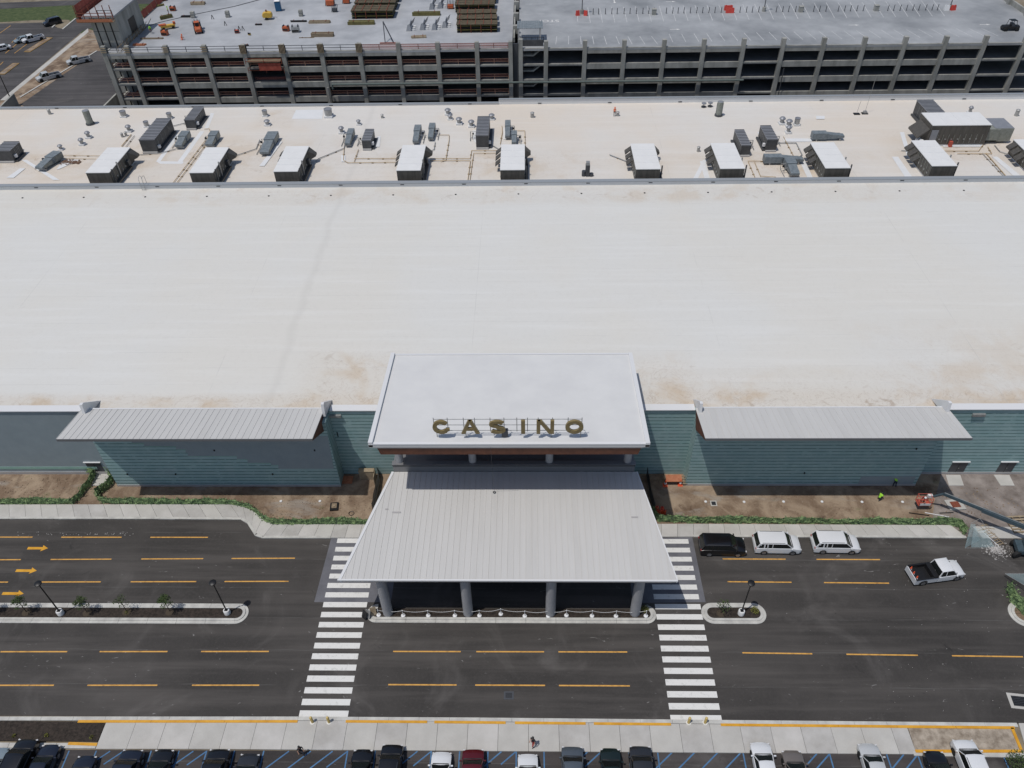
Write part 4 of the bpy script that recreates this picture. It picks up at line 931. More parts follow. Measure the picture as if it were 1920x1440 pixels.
pipe([(1415,304),(1426,330),(1455,332)], 'thin yellow pipe loop near the parapet on the right roof'); pipe([(1458,268),(1493,268),(1504,290),(1493,299)], 'dark bent pipe left of the air handler with crosswise duct', .08, 'galv'); pipe([(1469,256),(1490,296)], 'thin yellow pipe slanting below the row of vents')
pipe([(1690,282),(1708,284)], 'short pipe stub at the left of the right-hand air handler', .07, 'galv'); pipe([(1767,283),(1835,283),(1848,265)], 'yellow pipe below the widest air handler'); pipe([(1795,288),(1860,288),(1852,275)], 'rusty pipe below the widest air handler')
pipe([(1842,287),(1884,332)], 'long thin dark pipe slanting down to the parapet at the right', .05, 'galv'); pipe([(1849,287),(1888,332)], 'long yellow pipe slanting down to the parapet at the right', .07); pipe([(1865,272),(1875,284),(1890,288)], 'dark pipe with valves near the right edge', .08, 'galv')
pipe([(114,291),(190,292)], 'thin rusty pipe running right from the leftmost duct unit', .04); pipe([(114,297),(180,298)], 'lower thin rusty pipe right of the leftmost duct unit', .04)
for a in ((276,292),(296,287),(316,283)): pass
pipe([(262,290),(300,287),(330,279)], 'dark pipe in front of the largest ribbed unit', .07, 'galv'); pipe([(325,236),(345,231)], 'dark pipe between the two left ribbed units', .07, 'galv')
# bright walk pads
wp = sempty('roof_walk_pads')
for poly in ([(293,302),(301,302),(338,252),(330,252)], [(333,303),(342,303),(383,246),(375,246)], [(292,302),(345,303),(342,307),(300,307)], [(383,242),(395,212),(402,212),(390,242)],
        [(547,223),(555,206),(606,206),(604,223)], [(1298,338),(1307,338),(1326,300),(1318,300)], [(1322,338),(1332,338),(1322,302),(1312,302)], [(1516,338),(1526,338),(1510,302),(1499,302)],
        [(1698,334),(1712,334),(1684,294),(1672,294)], [(1700,292),(1708,292),(1695,248),(1687,248)], [(1900,330),(1914,330),(1870,294),(1860,294)], [(1215,338),(1222,338),(1212,316),(1205,316)],
        [(1420,248),(1428,275),(1438,275),(1430,248)], [(1470,266),(1522,266),(1522,260),(1468,260)], [(100,338),(112,338),(50,300),(40,300)], [(106,318),(110,318),(150,300),(120,300)], [(12,334),(26,334),(48,316),(38,316)],
        [(0,300),(8,300),(40,294),(32,294)], [(886,262),(893,270),(893,245),(886,245)], [(704,276),(712,276),(714,256),(708,256)], [(944,262),(950,262),(950,240),(944,240)], [(486,312),(496,312),(530,266),(522,266)],
        [(1530,224),(1546,224),(1546,218),(1530,218)], [(1768,276),(1842,276),(1840,270),(1766,270)], [(640,304),(640,292),(648,292),(648,304)]):
    pts = [xy(u, v, RZ+.012) for u, v in poly]
    MB().sheet(pts, RZ+.004+.004*len(wp.children)).build('walk_pad', M['pad'], wp)

# ================================================================ PARKING GARAGE
GY = 160.0; LV = [16.4, 13.3, 10.2, 7.1, 4.0, 0.9]
t = thing('parking_garage', 'five-storey concrete parking garage, left half still under construction', 'parking garage', (0,0,0))
cols = [-86.2,-81.37,-73.49,-65.58,-57.62,-49.67,-41.84,-34.02,-26.1,-18.14,-10.22,-3.43]
colsR = [-1.39,3.75,11.56,19.45,27.43,35.37,43.3,51.17,59.19,67.25,75.28,83.25,91.09,99,107]
def colm(h): return MB().box(-.42,.42,0,.8,0,h).mesh('column', M['struct'])
cm_s, cm_h = colm(17.9), colm(17.9)
for x in cols: linked('column', cm_s, t, (x,GY-.15,0))
for x in colsR[:2]: linked('column', MB().box(-.42,.42,0,.8,0,18.3).mesh('column', M['struct']) if x == colsR[0] else cm_s, t, (x,GY-.15,0))
for x in colsR[2:]: linked('column', cm_s, t, (x,GY-.15,0))
# deck slabs
yb = 240
MB().box(-86.6,-3.1,GY,yb,LV[0]-.35,LV[0]).build('roof_deck', M['deck_new'], t)
MB().box(-1.8,107,GY,yb,LV[0]-.35,LV[0]).build('roof_deck', M['deck_old'], t)
for z in LV[1:]:
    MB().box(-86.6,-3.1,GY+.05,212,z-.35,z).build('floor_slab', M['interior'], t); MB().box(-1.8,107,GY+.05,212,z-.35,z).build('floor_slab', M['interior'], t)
MB().box(-86.6,107,208,208.5,0,LV[0]-.36).build('light_blocking_wall', M['interior'], t)  # added wall hidden deep behind the floors, blocks light from the rear
# spandrel beams
noL = {(1,1),(1,2),(1,3),(0,2),(0,1),(0,3)}
def beam(x0, x1, z, h, d=.35): MB().box(x0+.425,x1-.425,GY+.02,GY+.02+d,z-h+.12,z+.12).build('beam', M['struct'], t)
for i in range(len(cols)-1):
    for k, z in enumerate(LV[:5]):
        thin = (i <= 1 and k > 0) or (i >= 9) or (k == 1 and i == 4)
        beam(cols[i], cols[i+1], z, .32 if thin else 1.12)
for i in range(len(colsR)-1):
    for k, z in enumerate(LV[:5]):
        thin = i in (0,1) or i == 6 or i >= 12
        beam(colsR[i], colsR[i+1], z, .32 if thin else 1.12)
# ends: right edge wall and left edge beams
for z in LV[:5]: MB().box(-86.6,-86.2,GY+.7,212,z-.9,z+.1).build('beam', M['struct'], t)
MB().box(106.9,107.3,GY+.7,yb,LV[0]-1,LV[0]+1.0).build('beam', M['struct'], t)
for k in range(9): MB().box(106.4,107.3,GY+8+k*8,GY+8.8+k*8,LV[0],LV[0]+1.5).build('column_stub', M['struct'], t)
# interior columns seen in the openings
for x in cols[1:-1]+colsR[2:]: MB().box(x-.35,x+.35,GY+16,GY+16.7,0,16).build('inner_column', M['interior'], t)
# timber guard rails in the openings of the unfinished half
def railing(x0, x1, y, z, m, name='guard_rail', step=2.6, parent=None, h=1.07):
    q = MB()
    for zz in (h*.52, h): q.box(x0,x1,y-.03,y+.03,z+zz-.05,z+zz+.05)
    n = max(2, int((x1-x0)/step))
    for i in range(n+1): xx = x0+(x1-x0)*i/n; q.box(xx-.05,xx+.05,y-.05,y+.05,z,z+h+.05)
    return q.build(name, M[m], parent or t)
for i in range(len(cols)-1):
    for k, z in enumerate(LV[1:4]):
        if (i, k) != (4, 1): railing(cols[i]+.5, cols[i+1]-.5, GY+.62, z, 'post_w')
        MB().quad((cols[i]+.5,GY+1.7,z+.02),(cols[i+1]-.5,GY+1.7,z+.02),(cols[i+1]-.5,GY+1.7,z+.6),(cols[i]+.5,GY+1.7,z+.6)).build('toe_net', M['red_mesh'], t)
    railing(cols[i]+.5, cols[i+1]-.5, GY+.6, LV[0], 'steel' if i < 7 else 'rust', step=2.4)
for i in range(7, 11): MB().quad((cols[i]+.5,GY+.75,LV[0]+.02),(cols[i+1]-.5,GY+.75,LV[0]+.02),(cols[i+1]-.5,GY+.75,LV[0]+1.0),(cols[i]+.5,GY+.75,LV[0]+1.0)).build('safety_net', M['red_mesh'], t)
for x in cols[4:8]:   # slatted form boxes round the unfinished columns
    for k in range(5): MB().box(x-.62+k*.27,x-.50+k*.27,GY-.36,GY-.28,LV[0]-.2,LV[0]+1.6).build('form_board', M['tan'], t)
    MB().box(x-.6,x+.7,GY-.27,GY-.16,LV[0]-.1,LV[0]+1.5).build('form_panel', M['black'], t)
for x in cols[:4]:
    for zz in (.3,.7,1.1): MB().box(x-.6,x+.6,GY-.3,GY-.2,LV[0]+zz,LV[0]+zz+.16).build('form_board', M['tan'], t)
# work platform hung in the fourth bay
for k in range(4): MB().box(cols[4]+.6,cols[5]-.6,GY-1.4+k*.45,GY-1.1+k*.45,14.9-.0,15.0).build('platform_plank', M['lumber'], t)
railing(cols[4]+.4, cols[5]-.2, GY-1.5, 14.6, 'rust'); railing(cols[4]+.4, cols[5]-.2, GY-1.0, 12.6, 'rust')
MB().box(cols[4]+2.8,cols[5]-.6,GY-1.3,GY-1.25,13.2,14.7).build('safety_net', M['red_solid'], t)
# sloping ramps' yellow red braces at the left end
for k in range(4): MB().tube((cols[1]-2.6,GY+3,LV[k+1]+.2),(cols[1]+1.0,GY+5,LV[k+1]+2.5),.16,n=6).build('shore', M['rust'], t)
# green service pipe along the facade
q = MB(); q.tube((aty(622,154,GY-.6).x,GY-.6,9.95),(aty(1394,149,GY-.6).x,GY-.6,9.95),.22,n=8); q.tube((aty(622,154,GY-.6).x,GY-.6,9.95),(aty(622,154,GY-.6).x,GY-.6,9.0),.2,n=8); q.build('service_pipe', mat('dull_green_pipe', (.10,.125,.115), (.13,.155,.145), .5, 2), t)
MB().tube((aty(614,160,GY-.7).x,GY-.7,3),(aty(614,160,GY-.7).x,GY-.7,9.4),.22,n=8).build('service_pipe', M['galv'], t)
MB().tube((aty(1463,160,GY-.5).x,GY-.5,3),(aty(1463,160,GY-.5).x,GY-.5,12.2),.1,n=6).build('downpipe', M['steel'], t)
# stair hut with metal roof
for k in range(12): MB().box(-2.1+k*.44,-1.7+k*.44,GY+3.2,GY+7.8,19.3,19.38).build('roof_sheet', M['duct'], t)
for x in (-1.8,2.6):
    for y in (GY+3.4,GY+7.2): MB().box(x-.15,x+.15,y-.15,y+.15,LV[0],19.3).build('post', M['fascia'], t)
MB().box(-1.6,3.2,GY+1.6,GY+1.8,LV[0],LV[0]+1.2).build('guard_wall', M['ribbed_s'], t); railing(-1.5, 3.3, GY+2.4, LV[0]+.4, 'steel', step=1.2)
for z in LV[1:4]:
    MB().add([(-.9,GY+.8,z+1.7),(1.2,GY+.8,z+1.7),(2.9,GY+.8,z+3.0),(2.9,GY+.8,z+2.7),(1.3,GY+.8,z+1.4),(-.9,GY+.8,z+1.4),(-.9,GY+2.0,z+1.7),(1.2,GY+2.0,z+1.7),(2.9,GY+2.0,z+3.0),(2.9,GY+2.0,z+2.7),(1.3,GY+2.0,z+1.4),(-.9,GY+2.0,z+1.4)],
        [(0,1,2,3,4,5),(11,10,9,8,7,6),(0,6,7,1),(1,7,8,2),(5,11,6,0),(4,10,11,5),(3,9,10,4),(2,8,9,3)]).build('stair_flight', M['struct'], t)
# divider column line between the two halves
for k in range(7): MB().box(-3.0,-1.9,GY+9+k*8,GY+10+k*8,LV[0],LV[0]+1.6).build('column_stub', M['struct'], t)
MB().box(-2.9,-2.6,GY+4,yb,LV[0],LV[0]+.9).build('divider_wall', M['struct'], t)
MB().box(-2.9,-1.8,GY+.5,GY+.8,0,17.3).build('joint_wall', M['steel'], t)
# stall lines on the finished deck (parts of the deck)
mk = MB()
def deck_line(p0, p1, name='stall_line', wd=.12):
    a, b_ = at(*p0, LV[0]), at(*p1, LV[0]); d = (b_-a).normalized(); n_ = Vector((-d.y,d.x,0))*wd/2
    MB().sheet([(a-n_)[:2],(b_-n_)[:2],(b_+n_)[:2],(a+n_)[:2]], LV[0]+.008).build(name, M['paint_dk'], t)
for i in range(9): deck_line((1042+i*23.9,83),(1044+i*23.4-i*1.2,68)) 
for i in range(9, 35): deck_line((1042+i*24.4,83-i*.45),(1044+i*24.4-(i*1.0),68-i*.45)) if 1042+i*24.4 < 1890 else None
for i in range(30):
    x = 1107+i*22.9
    if x < 1800: deck_line((x,43-i*.45),(x-5-i*.55,14-i*.45))
deck_line((985,8),(1020,7)); deck_line((982,27),(1020,26)); deck_line((1083,41),(1106,43)); deck_line((1083,20),(1083,41)); deck_line((1024,46),(1048,47))
# word STOP painted facing the far side
cu = bpy.data.curves.new('stop_word', 'FONT'); cu.body = 'STOP'; cu.size = 1.9; cu.extrude = .004
so_ = bpy.data.objects.new('stop_word', cu); C.objects.link(so_); p = at(1049, 40, LV[0]); so_.location = (p.x,p.y+1.0,LV[0]+.012); so_.rotation_euler = (0,0,PI); so_.scale = (1.1,1.1,1); cu.materials.append(M['paint_w']); bpy.context.view_layer.update(); me_ = bpy.data.meshes.new_from_object(so_.evaluated_get(bpy.context.evaluated_depsgraph_get())); mx = (so_.location.copy(), so_.rotation_euler.copy(), so_.scale.copy()); bpy.data.objects.remove(so_); so_ = linked('stop_word', me_, t); so_.location, so_.rotation_euler, so_.scale = mx
def arrow_deck(px, py, s=1):
    p = at(px, py, LV[0]); MB().sheet([(p.x+s*1.2,p.y),(p.x+s*.4,p.y+.35),(p.x+s*.4,p.y+.1),(p.x-s*1.0,p.y+.1),(p.x-s*1.0,p.y-.1),(p.x+s*.4,p.y-.1),(p.x+s*.4,p.y-.35)], LV[0]+.008).build('deck_arrow', M['paint_w'], t)
arrow_deck(1265,55); arrow_deck(1600,47,1); arrow_deck(1846,46); arrow_deck(1257,3)
p = at(1152,3,LV[0]); MB().sheet([(p.x-.1,p.y+1.5),(p.x+.1,p.y+1.5),(p.x+.1,p.y-.3),(p.x+.4,p.y-.2),(p.x,p.y-1.2),(p.x-.4,p.y-.2),(p.x-.1,p.y-.3)], LV[0]+.008).build('deck_arrow', M['paint_w'], t)
# ---- things on the finished deck
posts = [1112,1122,1135,1147,1157,1170,1181,1193,1205,1216,1226,1249,1261,1271,1282,1294,1306,1317,1329,1340,1352,1387,1399,1410,1422,1455,1467,1478,1491,1525,1536,1548,1571,1583,1594,1606,1618,1664,1675,1687,1699,1711,1722,1735,1747,1757]
pm = MB().lathe([(.09,0),(.07,1.25)], n=6).mesh('marker_post', M['steel'])
for px in posts:
    p = at(px, 27-(px-1112)*.012, LV[0]); o = linked('marker_post', pm, None, (p.x,p.y,LV[0])); tag(o, 'thin dark marker post in the row across the finished garage deck', 'post', 'thin dark marker posts across the garage deck')
for px, py, lb in ((1226,27,'squat concrete stub on the deck between white stall lines, leftmost of three'),(1501,22,'squat concrete stub on the deck in the middle of the marker row'),(1642,20,'squat concrete stub on the deck, rightmost of three')):
    p = at(px, py, LV[0]); tag(MB().box(-.45,.45,-.45,.45,0,1.1).box(-.5,.5,-.5,.5,1.1,1.18).build('concrete_stub', M['struct'], loc=(p.x,p.y,LV[0])), lb, 'stub')
for px, py, lb in ((1091,26,'dark lamp post on concrete foot between two red barriers'),(1432,21,'dark lamp post on concrete foot in the middle of the finished deck'),(1780,17,'dark lamp post on concrete foot at the right of the finished deck')):
    p = at(px, py, LV[0]); t2 = thing('deck_lamp_post', lb, 'lamp post', (p.x,p.y,LV[0])); MB().lathe([(.42,0),(.42,.9)], n=12).build('foot', M['struct'], t2); MB().lathe([(.1,.9),(.07,6.5)], n=8).build('pole', M['steel'], t2); MB().lathe([(.3,6.5),(.3,6.65)], n=10).build('lamp_head', M['black'], t2)
def barrier(px, py, lb, m='barrier_red', w_=1.4, rz=0):
    p = at(px, py, LV[0]); t2 = thing('traffic_barrier', lb, 'barrier', (p.x,p.y,LV[0]), rz)
    MB().add([(-w_/2,-.3,0),(w_/2,-.3,0),(w_/2,.3,0),(-w_/2,.3,0),(-w_/2,-.1,1.0),(w_/2,-.1,1.0),(w_/2,.1,1.0),(-w_/2,.1,1.0)], [(3,2,1,0),(4,5,6,7),(0,1,5,4),(1,2,6,5),(2,3,7,6),(3,0,4,7)]).build('shell', M[m], t2)
    for s in (-1,1): MB().box(s*w_*.3-.12,s*w_*.3+.12,-.12,.12,1.0,1.06).build('lug', M[m], t2)
    return t2
barrier(1083,29,'red plastic barrier left of the first deck lamp post', w_=.8, rz=.4); barrier(1098,29,'red plastic barrier right of the first deck lamp post', w_=.8, rz=-.4)
barrier(1368,24,'wide red plastic barrier among the stall lines',w_=1.8); barrier(1365,19,'second wide red plastic barrier, just behind the first',w_=1.8)
barrier(1786,19,'red plastic barrier beside the right deck lamp post',w_=1.1,rz=.2); barrier(1774,19,'white plastic barrier beside the right deck lamp post','white_p',1.1)

# ---- stair tower left of the garage
p0 = aty(160, 33, 163); 
t = thing('stair_tower', 'bare concrete stair tower with red guard rails at the left end of the garage', 'tower', (0,0,0))
TX0, TX1, TY0, TY1, TZ = -89.0, -83.6, 164.0, 176.0, 22.4
MB().box(TX0,TX1,TY0,TY1,0,TZ).build('shaft', M['struct'], t)
MB().box(TX0-.9,TX1+.2,TY0-1.0,TY1+1,TZ,TZ+.3).build('top_slab', M['deck_new'], t)
for k in range(3): MB().box(TX0+.9+k*1.5,TX0+1.15+k*1.5,TY0-.06,TY0-.003,0,TZ-.2).build('form_joint', M['black'], t)
for z in (19.5,16.3,13,9.8): MB().box(TX0,TX1,TY0-.03,TY0-.002,z,z+.08).build('form_joint', M['steel'], t)
MB().box(TX1+.002,TX1+.05,TY0+5,TY0+8.2,17.2,20.2).build('door_opening', M['black'], t)
q = MB()
for zz in (.55,1.1): q.box(TX0-1.5,TX1+.6,TY0-1.6,TY0-1.5,TZ+zz-.05,TZ+zz+.05); q.box(TX0-1.6,TX0-1.5,TY0-1.5,TY1,TZ+zz-.05,TZ+zz+.05)
for k in range(6): q.box(TX0-1.5+k*1.45,TX0-1.38+k*1.45,TY0-1.62,TY0-1.5,TZ-.1,TZ+2.6)
q.build('guard_rail', M['rust'], t)
for k in range(3): MB().box(TX0-1.6,TX1+.4,TY0-2.0+k*.36,TY0-1.7+k*.36,TZ-.55,TZ-.45).build('platform_plank', M['lumber'], t)
MB().box(TX0-1.6,TX1+.3,TY0-2.0,TY0-1.95,TZ-.5,TZ+.1).build('toe_board', M['tarp'], t)
MB().quad((TX0-1.55,TY0-1,TZ-.5),(TX0-1.55,TY1,TZ-.5),(TX0-1.55,TY1,TZ+2.4),(TX0-1.55,TY0-1,TZ+2.4)).build('safety_net', M['red_solid'], t)
railing(TX1-2.8, TX1+.1, TY0-.7, TZ+.3, 'steel', step=1, parent=t)
q = MB()
for k in range(12): q.tube((TX1+.2+k*.0,TY0-3+k*1.3,LV[0]),(TX1+1.6,TY0-2.0+k*1.3,LV[0]+random.uniform(1,2.2)),.06,n=5)
for k in range(9): q.tube((TX1+.2,TY0-3.5+k*1.6,LV[0]+1.0),(TX1+.2,TY0-1.9+k*1.6,LV[0]+1.1),.06,n=5); q.tube((TX1+.2,TY0-3.5+k*1.6,LV[0]),(TX1+.2,TY0-3.5+k*1.6,LV[0]+1.4),.06,n=5)
q.build('scaffold_props', M['lumber'], t)
b_ = MB()
for k in range(10):
    y0_ = 182+k*3.0; b_.quad((-86.2,y0_,LV[0]-.3),(-86.2,y0_+2.9,LV[0]-.3),(-86.5,y0_+2.9,LV[0]+1.5),(-86.5,y0_,LV[0]+1.5))
tag(b_.build('debris_netting', M['red_solid']), 'red debris netting along the left edge of the unfinished garage deck', 'netting')

# ---- construction things on the unfinished deck
DZ = LV[0]
def dk(px, py): return at(px, py, DZ)
def beam_stack(px0, px1, py0, py1, label, rows, hgt=1.6):
    a, b_ = dk(px0, py1), dk(px1, py1); far = dk(px0, py0); L = b_.x-a.x; D = max(1.2, far.y-a.y)
    t = thing('form_stack', label, 'stack', (a.x, a.y, DZ), 0, 'stacks of rusty beam forms on the garage deck')
    for r_ in range(rows):
        y0_ = D*r_/rows; dx = random.uniform(-.4,.4); 
        for k in range(4):
            MB().box(dx,dx+L,y0_+.05,y0_+D/rows*.8,.12+k*hgt/4,.12+k*hgt/4+.12).build('plank', M['olive'] if k%2 else M['black'], t)
        for k in range(4):
            xx = dx+L*(k+.4)/4; MB().box(xx-.06,xx+.06,y0_-.05,y0_+D/rows*.85,0,hgt+.05).build('frame', M['rust'], t)
        MB().box(dx-.1,dx+L+.1,y0_,y0_+D/rows*.75,hgt-.02,hgt+.06).build('top_sheet', M['dkwood'], t)
        for k in range(3): yy = y0_+D/rows*(.12+k*.24); MB().box(dx-.12,dx+L+.12,yy,yy+.10,hgt+.06,hgt+.13).build('rail', M['lumber'], t)
        for k in range(5): xx = dx+L*(k+.3)/5; MB().box(xx-.06,xx+.06,y0_-.02,y0_+D/rows*.78,hgt+.13,hgt+.19).build('frame', M['rust'], t)
    return t
beam_stack(659,736,-8,36,'large stack of rusty beam forms left of centre on the garage deck',3)
beam_stack(852,925,-6,24,'upper stack of rusty beam forms on the garage deck right of the concrete forms',2)
beam_stack(855,930,30,62,'lower and widest stack of rusty beam forms on the garage deck',3)
def plank_pile(px, py, L, D, h, m, label, rz=0, n=4):
    p = dk(px, py); t = thing('timber_pile', label, 'timber pile', (p.x,p.y,DZ), rz)
    for k in range(n): MB().box(-L/2+random.uniform(-.15,.15),L/2+random.uniform(-.15,.15),-D/2+D*k/n,-D/2+D*(k+1)/n-.04,0,h*random.uniform(.7,1)).build('plank', M[m], t)
    for s in (-.3,.3): MB().box(L*s-.05,L*s+.05,-D/2-.05,D/2+.05,h,h+.05).build('strap', M['rust'], t)
    return t
plank_pile(678,45,5.6,1.3,.7,'olive','olive timber pile with red straps below the large form stack')
plank_pile(605,68,4.6,1.0,.8,'lumber','grey timber bundle with a yellow strap on the garage deck')
plank_pile(800,28,6.0,1.4,.8,'olive','long olive beam lying across behind the upright concrete forms')
plank_pile(785,70,3.0,1.2,.35,'tan','loose heap of pale yellow boards at the deck edge',.1,6)
plank_pile(249,62,4.2,.8,.5,'olive','narrow green timber bundle near the stair tower',R(48))
plank_pile(288,14,4.8,.7,.4,'olive','pair of long olive boards near the red netting',R(40),2)
plank_pile(312,34,2.6,1.2,.7,'olive','short olive timber block between the workers',R(38))
plank_pile(560,41,3.4,.5,.4,'black','dark flat pipes lying beside the slatted crate')
plank_pile(600,43,4.6,.9,.5,'tan','slatted pale wooden crate lying on the garage deck',0,7)
plank_pile(285,73,4.8,.5,.25,'lumber','pale boards lying near the kneeling worker')
plank_pile(460,86,1.3,.7,.3,'black','small dark bundle at the deck edge railing')
plank_pile(262,85,2.4,.8,.35,'tarp','low pink red pallet at the deck edge left of the kneeling worker')
plank_pile(352,32,2.8,.7,.35,'black','dark low rack behind the forklift')
plank_pile(372,8,3.2,1.3,.6,'tan','pale table of form panels at the top edge of the photo')
plank_pile(485,47,1.3,.4,.3,'black','tiny dark strip lying left of the yellow machine')
plank_pile(575,71,3.0,.3,.1,'lumber','thin stick debris near the deck edge')
for i, (px, py) in enumerate(((770,54),(795,52),(817,52),(836,48),(812,14),(828,12))):
    p = dk(px, py); t = thing('concrete_form', ['upright grey concrete form leftmost in its row, red disc on it','upright grey concrete form second in its row','upright grey concrete form third in its row','upright grey concrete form beside the widest form stack','rear grey concrete form, left of two by a red bin','rear grey concrete form nearest the red bin'][i], 'concrete form', (p.x,p.y,DZ), 0, 'upright grey concrete forms on the garage deck')
    MB().add([(-.8,-1.6,0),(.3,-1.6,0),(.3,1.4,0),(-.8,1.4,0),(-.4,-1.6,1.3),(.1,-1.6,1.5),(.1,1.4,1.5),(-.4,1.4,1.3)], [(3,2,1,0),(4,5,6,7),(0,1,5,4),(1,2,6,5),(2,3,7,6),(3,0,4,7)]).build('panel', M['deck_new'], t)
    for k in range(4): MB().tube((-.7,-1.4+k*.9,.1),(1.0,-1.4+k*.9,1.9),.05,n=5).build('prop', M['steel'], t)
    for k in range(3): MB().box(.35,1.0,-1.3+k*1.1,-.9+k*1.1,.0,.25).build('foot', M['unit_top'], t)
for i, (px, py, s) in enumerate(((620,10,1),(650,6,.8),(845,16,.7),(628,22,.6))):
    p = dk(px, py); t = thing('rebar_bin', ['red bin with dark upright bars left of the large form stack','smaller red bin against the large form stack','red bin behind the widest form stack','low dark rack with upright bars below the red bin'][i], 'bin', (p.x,p.y,DZ))
    MB().box(-.9*s,.9*s,-.8*s,.8*s,.2,1.2*s).build('body', M['deck_orange'] if i < 3 else M['steel'], t)
    for k in range(5): MB().tube((-1.1*s+k*.5*s,-.5*s,0),(-.8*s+k*.5*s,.3,2.4*s),.07,n=5).build('bar', M['steel'], t)
# diagonal prop standing at the railing
p = dk(722, 82); t = thing('pipe_prop', 'tilted dark steel prop standing at the deck railing', 'prop', (p.x,p.y,DZ))
MB().tube((0,.3,0),(-.3,2.4,3.6),.10,n=6).build('strut', M['steel'], t); MB().tube((1.8,.3,0),(-.3,2.4,3.6),.13,n=6).build('strut', M['steel'], t); MB().box(-1.1,2.2,0,.5,0,.12).build('base', M['rust'], t)
# portable toilet
p = dk(523, 20); t = thing('portable_toilet', 'blue portable toilet on the unfinished garage deck', 'portable toilet', (p.x,p.y,DZ), R(8))
MB().box(-.62,.62,-.62,.62,.05,2.15).build('cabin', M['blue'], t); MB().add([(-.66,-.66,2.15),(.66,-.66,2.15),(.66,.66,2.15),(-.66,.66,2.15),(-.4,-.4,2.4),(.4,-.4,2.4),(.4,.4,2.4),(-.4,.4,2.4)], [(3,2,1,0),(4,5,6,7),(0,1,5,4),(1,2,6,5),(2,3,7,6),(3,0,4,7)]).build('cap', M['white_p'], t)
MB().box(-.45,.45,-.66,-.622,.15,1.95).build('door', M['blue'], t); MB().box(-.4,.4,-.65,-.63,1.98,2.1).build('vent', M['black'], t)
# yellow machine (compressor) and small generators
p = dk(503, 36); t = thing('compressor', 'yellow rounded compressor trailer on the unfinished deck', 'compressor', (p.x,p.y,DZ), R(5))
MB().loft([[(x_*s_,-y_,z_) for x_, z_ in ((-1.0,.5),(1.0,.5),(1.1,.9),(.9,1.4),(0,1.6),(-.9,1.4),(-1.1,.9))] for y_, s_ in ((-.75,.85),(-.5,1),(.5,1),(.75,.85))]).build('body', M['yellow_m'], t)
for s in (-1,1): MB().tube((-.2,s*.8,.3),(-.2,s*.65,.3),.3,n=12).build('wheel', M['rubber'], t)
MB().tube((1.0,0,.45),(2.1,0,.35),.06,n=6).build('tow_bar', M['steel'], t); MB().box(-.25,.05,-.1,.1,1.6,2.0).build('exhaust', M['rust'], t)
def genset(px, py, m, lb, s=1.0):
    p = dk(px, py); t = thing('generator', lb, 'generator', (p.x,p.y,DZ), random.uniform(-.2,.2)); MB().box(-.65*s,.65*s,-.5*s,.5*s,.1,.95*s).build('body', M[m], t)
    for k in (-1,1): MB().box(k*.5*s-.06,k*.5*s+.06,-.45*s,.45*s,.95*s,1.2*s).build('handle', M['steel'], t)
    MB().box(-.6*s,.6*s,-.52*s,-.505*s,.2,.6).build('panel', M['black'], t); return t
genset(537,58,'deck_orange','orange red generator left of a grey hopper'); genset(555,60,'galv','grey hopper with a raised chute beside the orange generator',1.2)
genset(310,66,'deck_orange','small orange generator below the orange lift'); genset(305,1,'tarp','red brown box at the top of the deck by the netting',1.3)
genset(468,66,'yellow_m','tiny yellow bucket near the deck edge',.4); genset(445,62,'boom_red','small red box with black and white trestles',.7); genset(325,20,'deck_orange','small orange machine beside the worker in lime',.9)
p = dk(317, 54); t = thing('scissor_lift', 'folded orange lift lying low on the garage deck', 'lift', (p.x,p.y,DZ), R(28))
MB().box(-1.6,1.4,-.5,.5,.35,.85).build('chassis', M['yellow_m'], t); MB().box(-1.9,-.4,-.45,.45,.85,1.1).build('platform', M['deck_orange'], t)
for a_ in (-1.1,.9):
    for s in (-1,1): MB().tube((a_,s*.6,.3),(a_,s*.42,.3),.3,n=10).build('wheel', M['rubber'], t)
MB().box(1.1,1.6,-.4,.4,.8,1.3).build('motor_hood', M['deck_orange'], t)
# forklift / telehandler
p = dk(373, 60); t = thing('forklift', 'orange forklift holding a dark crate in front of its mast', 'forklift', (p.x,p.y,DZ), R(112))
MB().loft([[(x_,y_*w_,z_) for y_, z_ in ((-.65,.45),(.65,.45),(.7,.8),(.55,h_),(-.55,h_),(-.7,.8))] for x_, w_, h_ in ((-1.6,.8,1.0),(-1.3,1,1.35),(-.3,1,1.25),(.9,.95,1.0))]).build('body', M['deck_orange'], t)
for x_ in (-1.1,.8):
    for s in (-1,1): MB().tube((x_,s*.85,.4),(x_,s*.55,.4),.4,n=12).build('wheel', M['rubber'], t)
for x_ in (-.8,.5):
    for s in (-1,1): MB().tube((x_,s*.5,1.1),(x_*.8,s*.48,2.1),.05,n=5).build('cage_post', M['deck_orange'], t)
MB().box(-.75,.5,-.52,.52,2.08,2.16).build('cage_roof', M['deck_orange'], t); MB().rbox((-.2,0,1.3),(.5,.5,.4)).build('seat', M['black'], t)
for s in (-.3,.3): MB().box(1.0,1.12,s-.06,s+.06,.1,2.4).build('mast_rail', M['steel'], t)
for s in (-.3,.3): MB().box(1.1,2.2,s-.08,s+.08,.55,.62).build('fork', M['steel'], t)
c_ = thing('dark_crate', 'dark green crate carried on the forks of the orange forklift', 'crate', (p.x+math.cos(R(112))*1.9,p.y+math.sin(R(112))*1.9,DZ+.63), R(112))
MB().box(-.6,.6,-.8,.8,0,1.0).build('box', M['ribbed_s'], c_); MB().box(-.65,.65,-.85,.85,1.0,1.06).build('lid', M['duct'], c_)
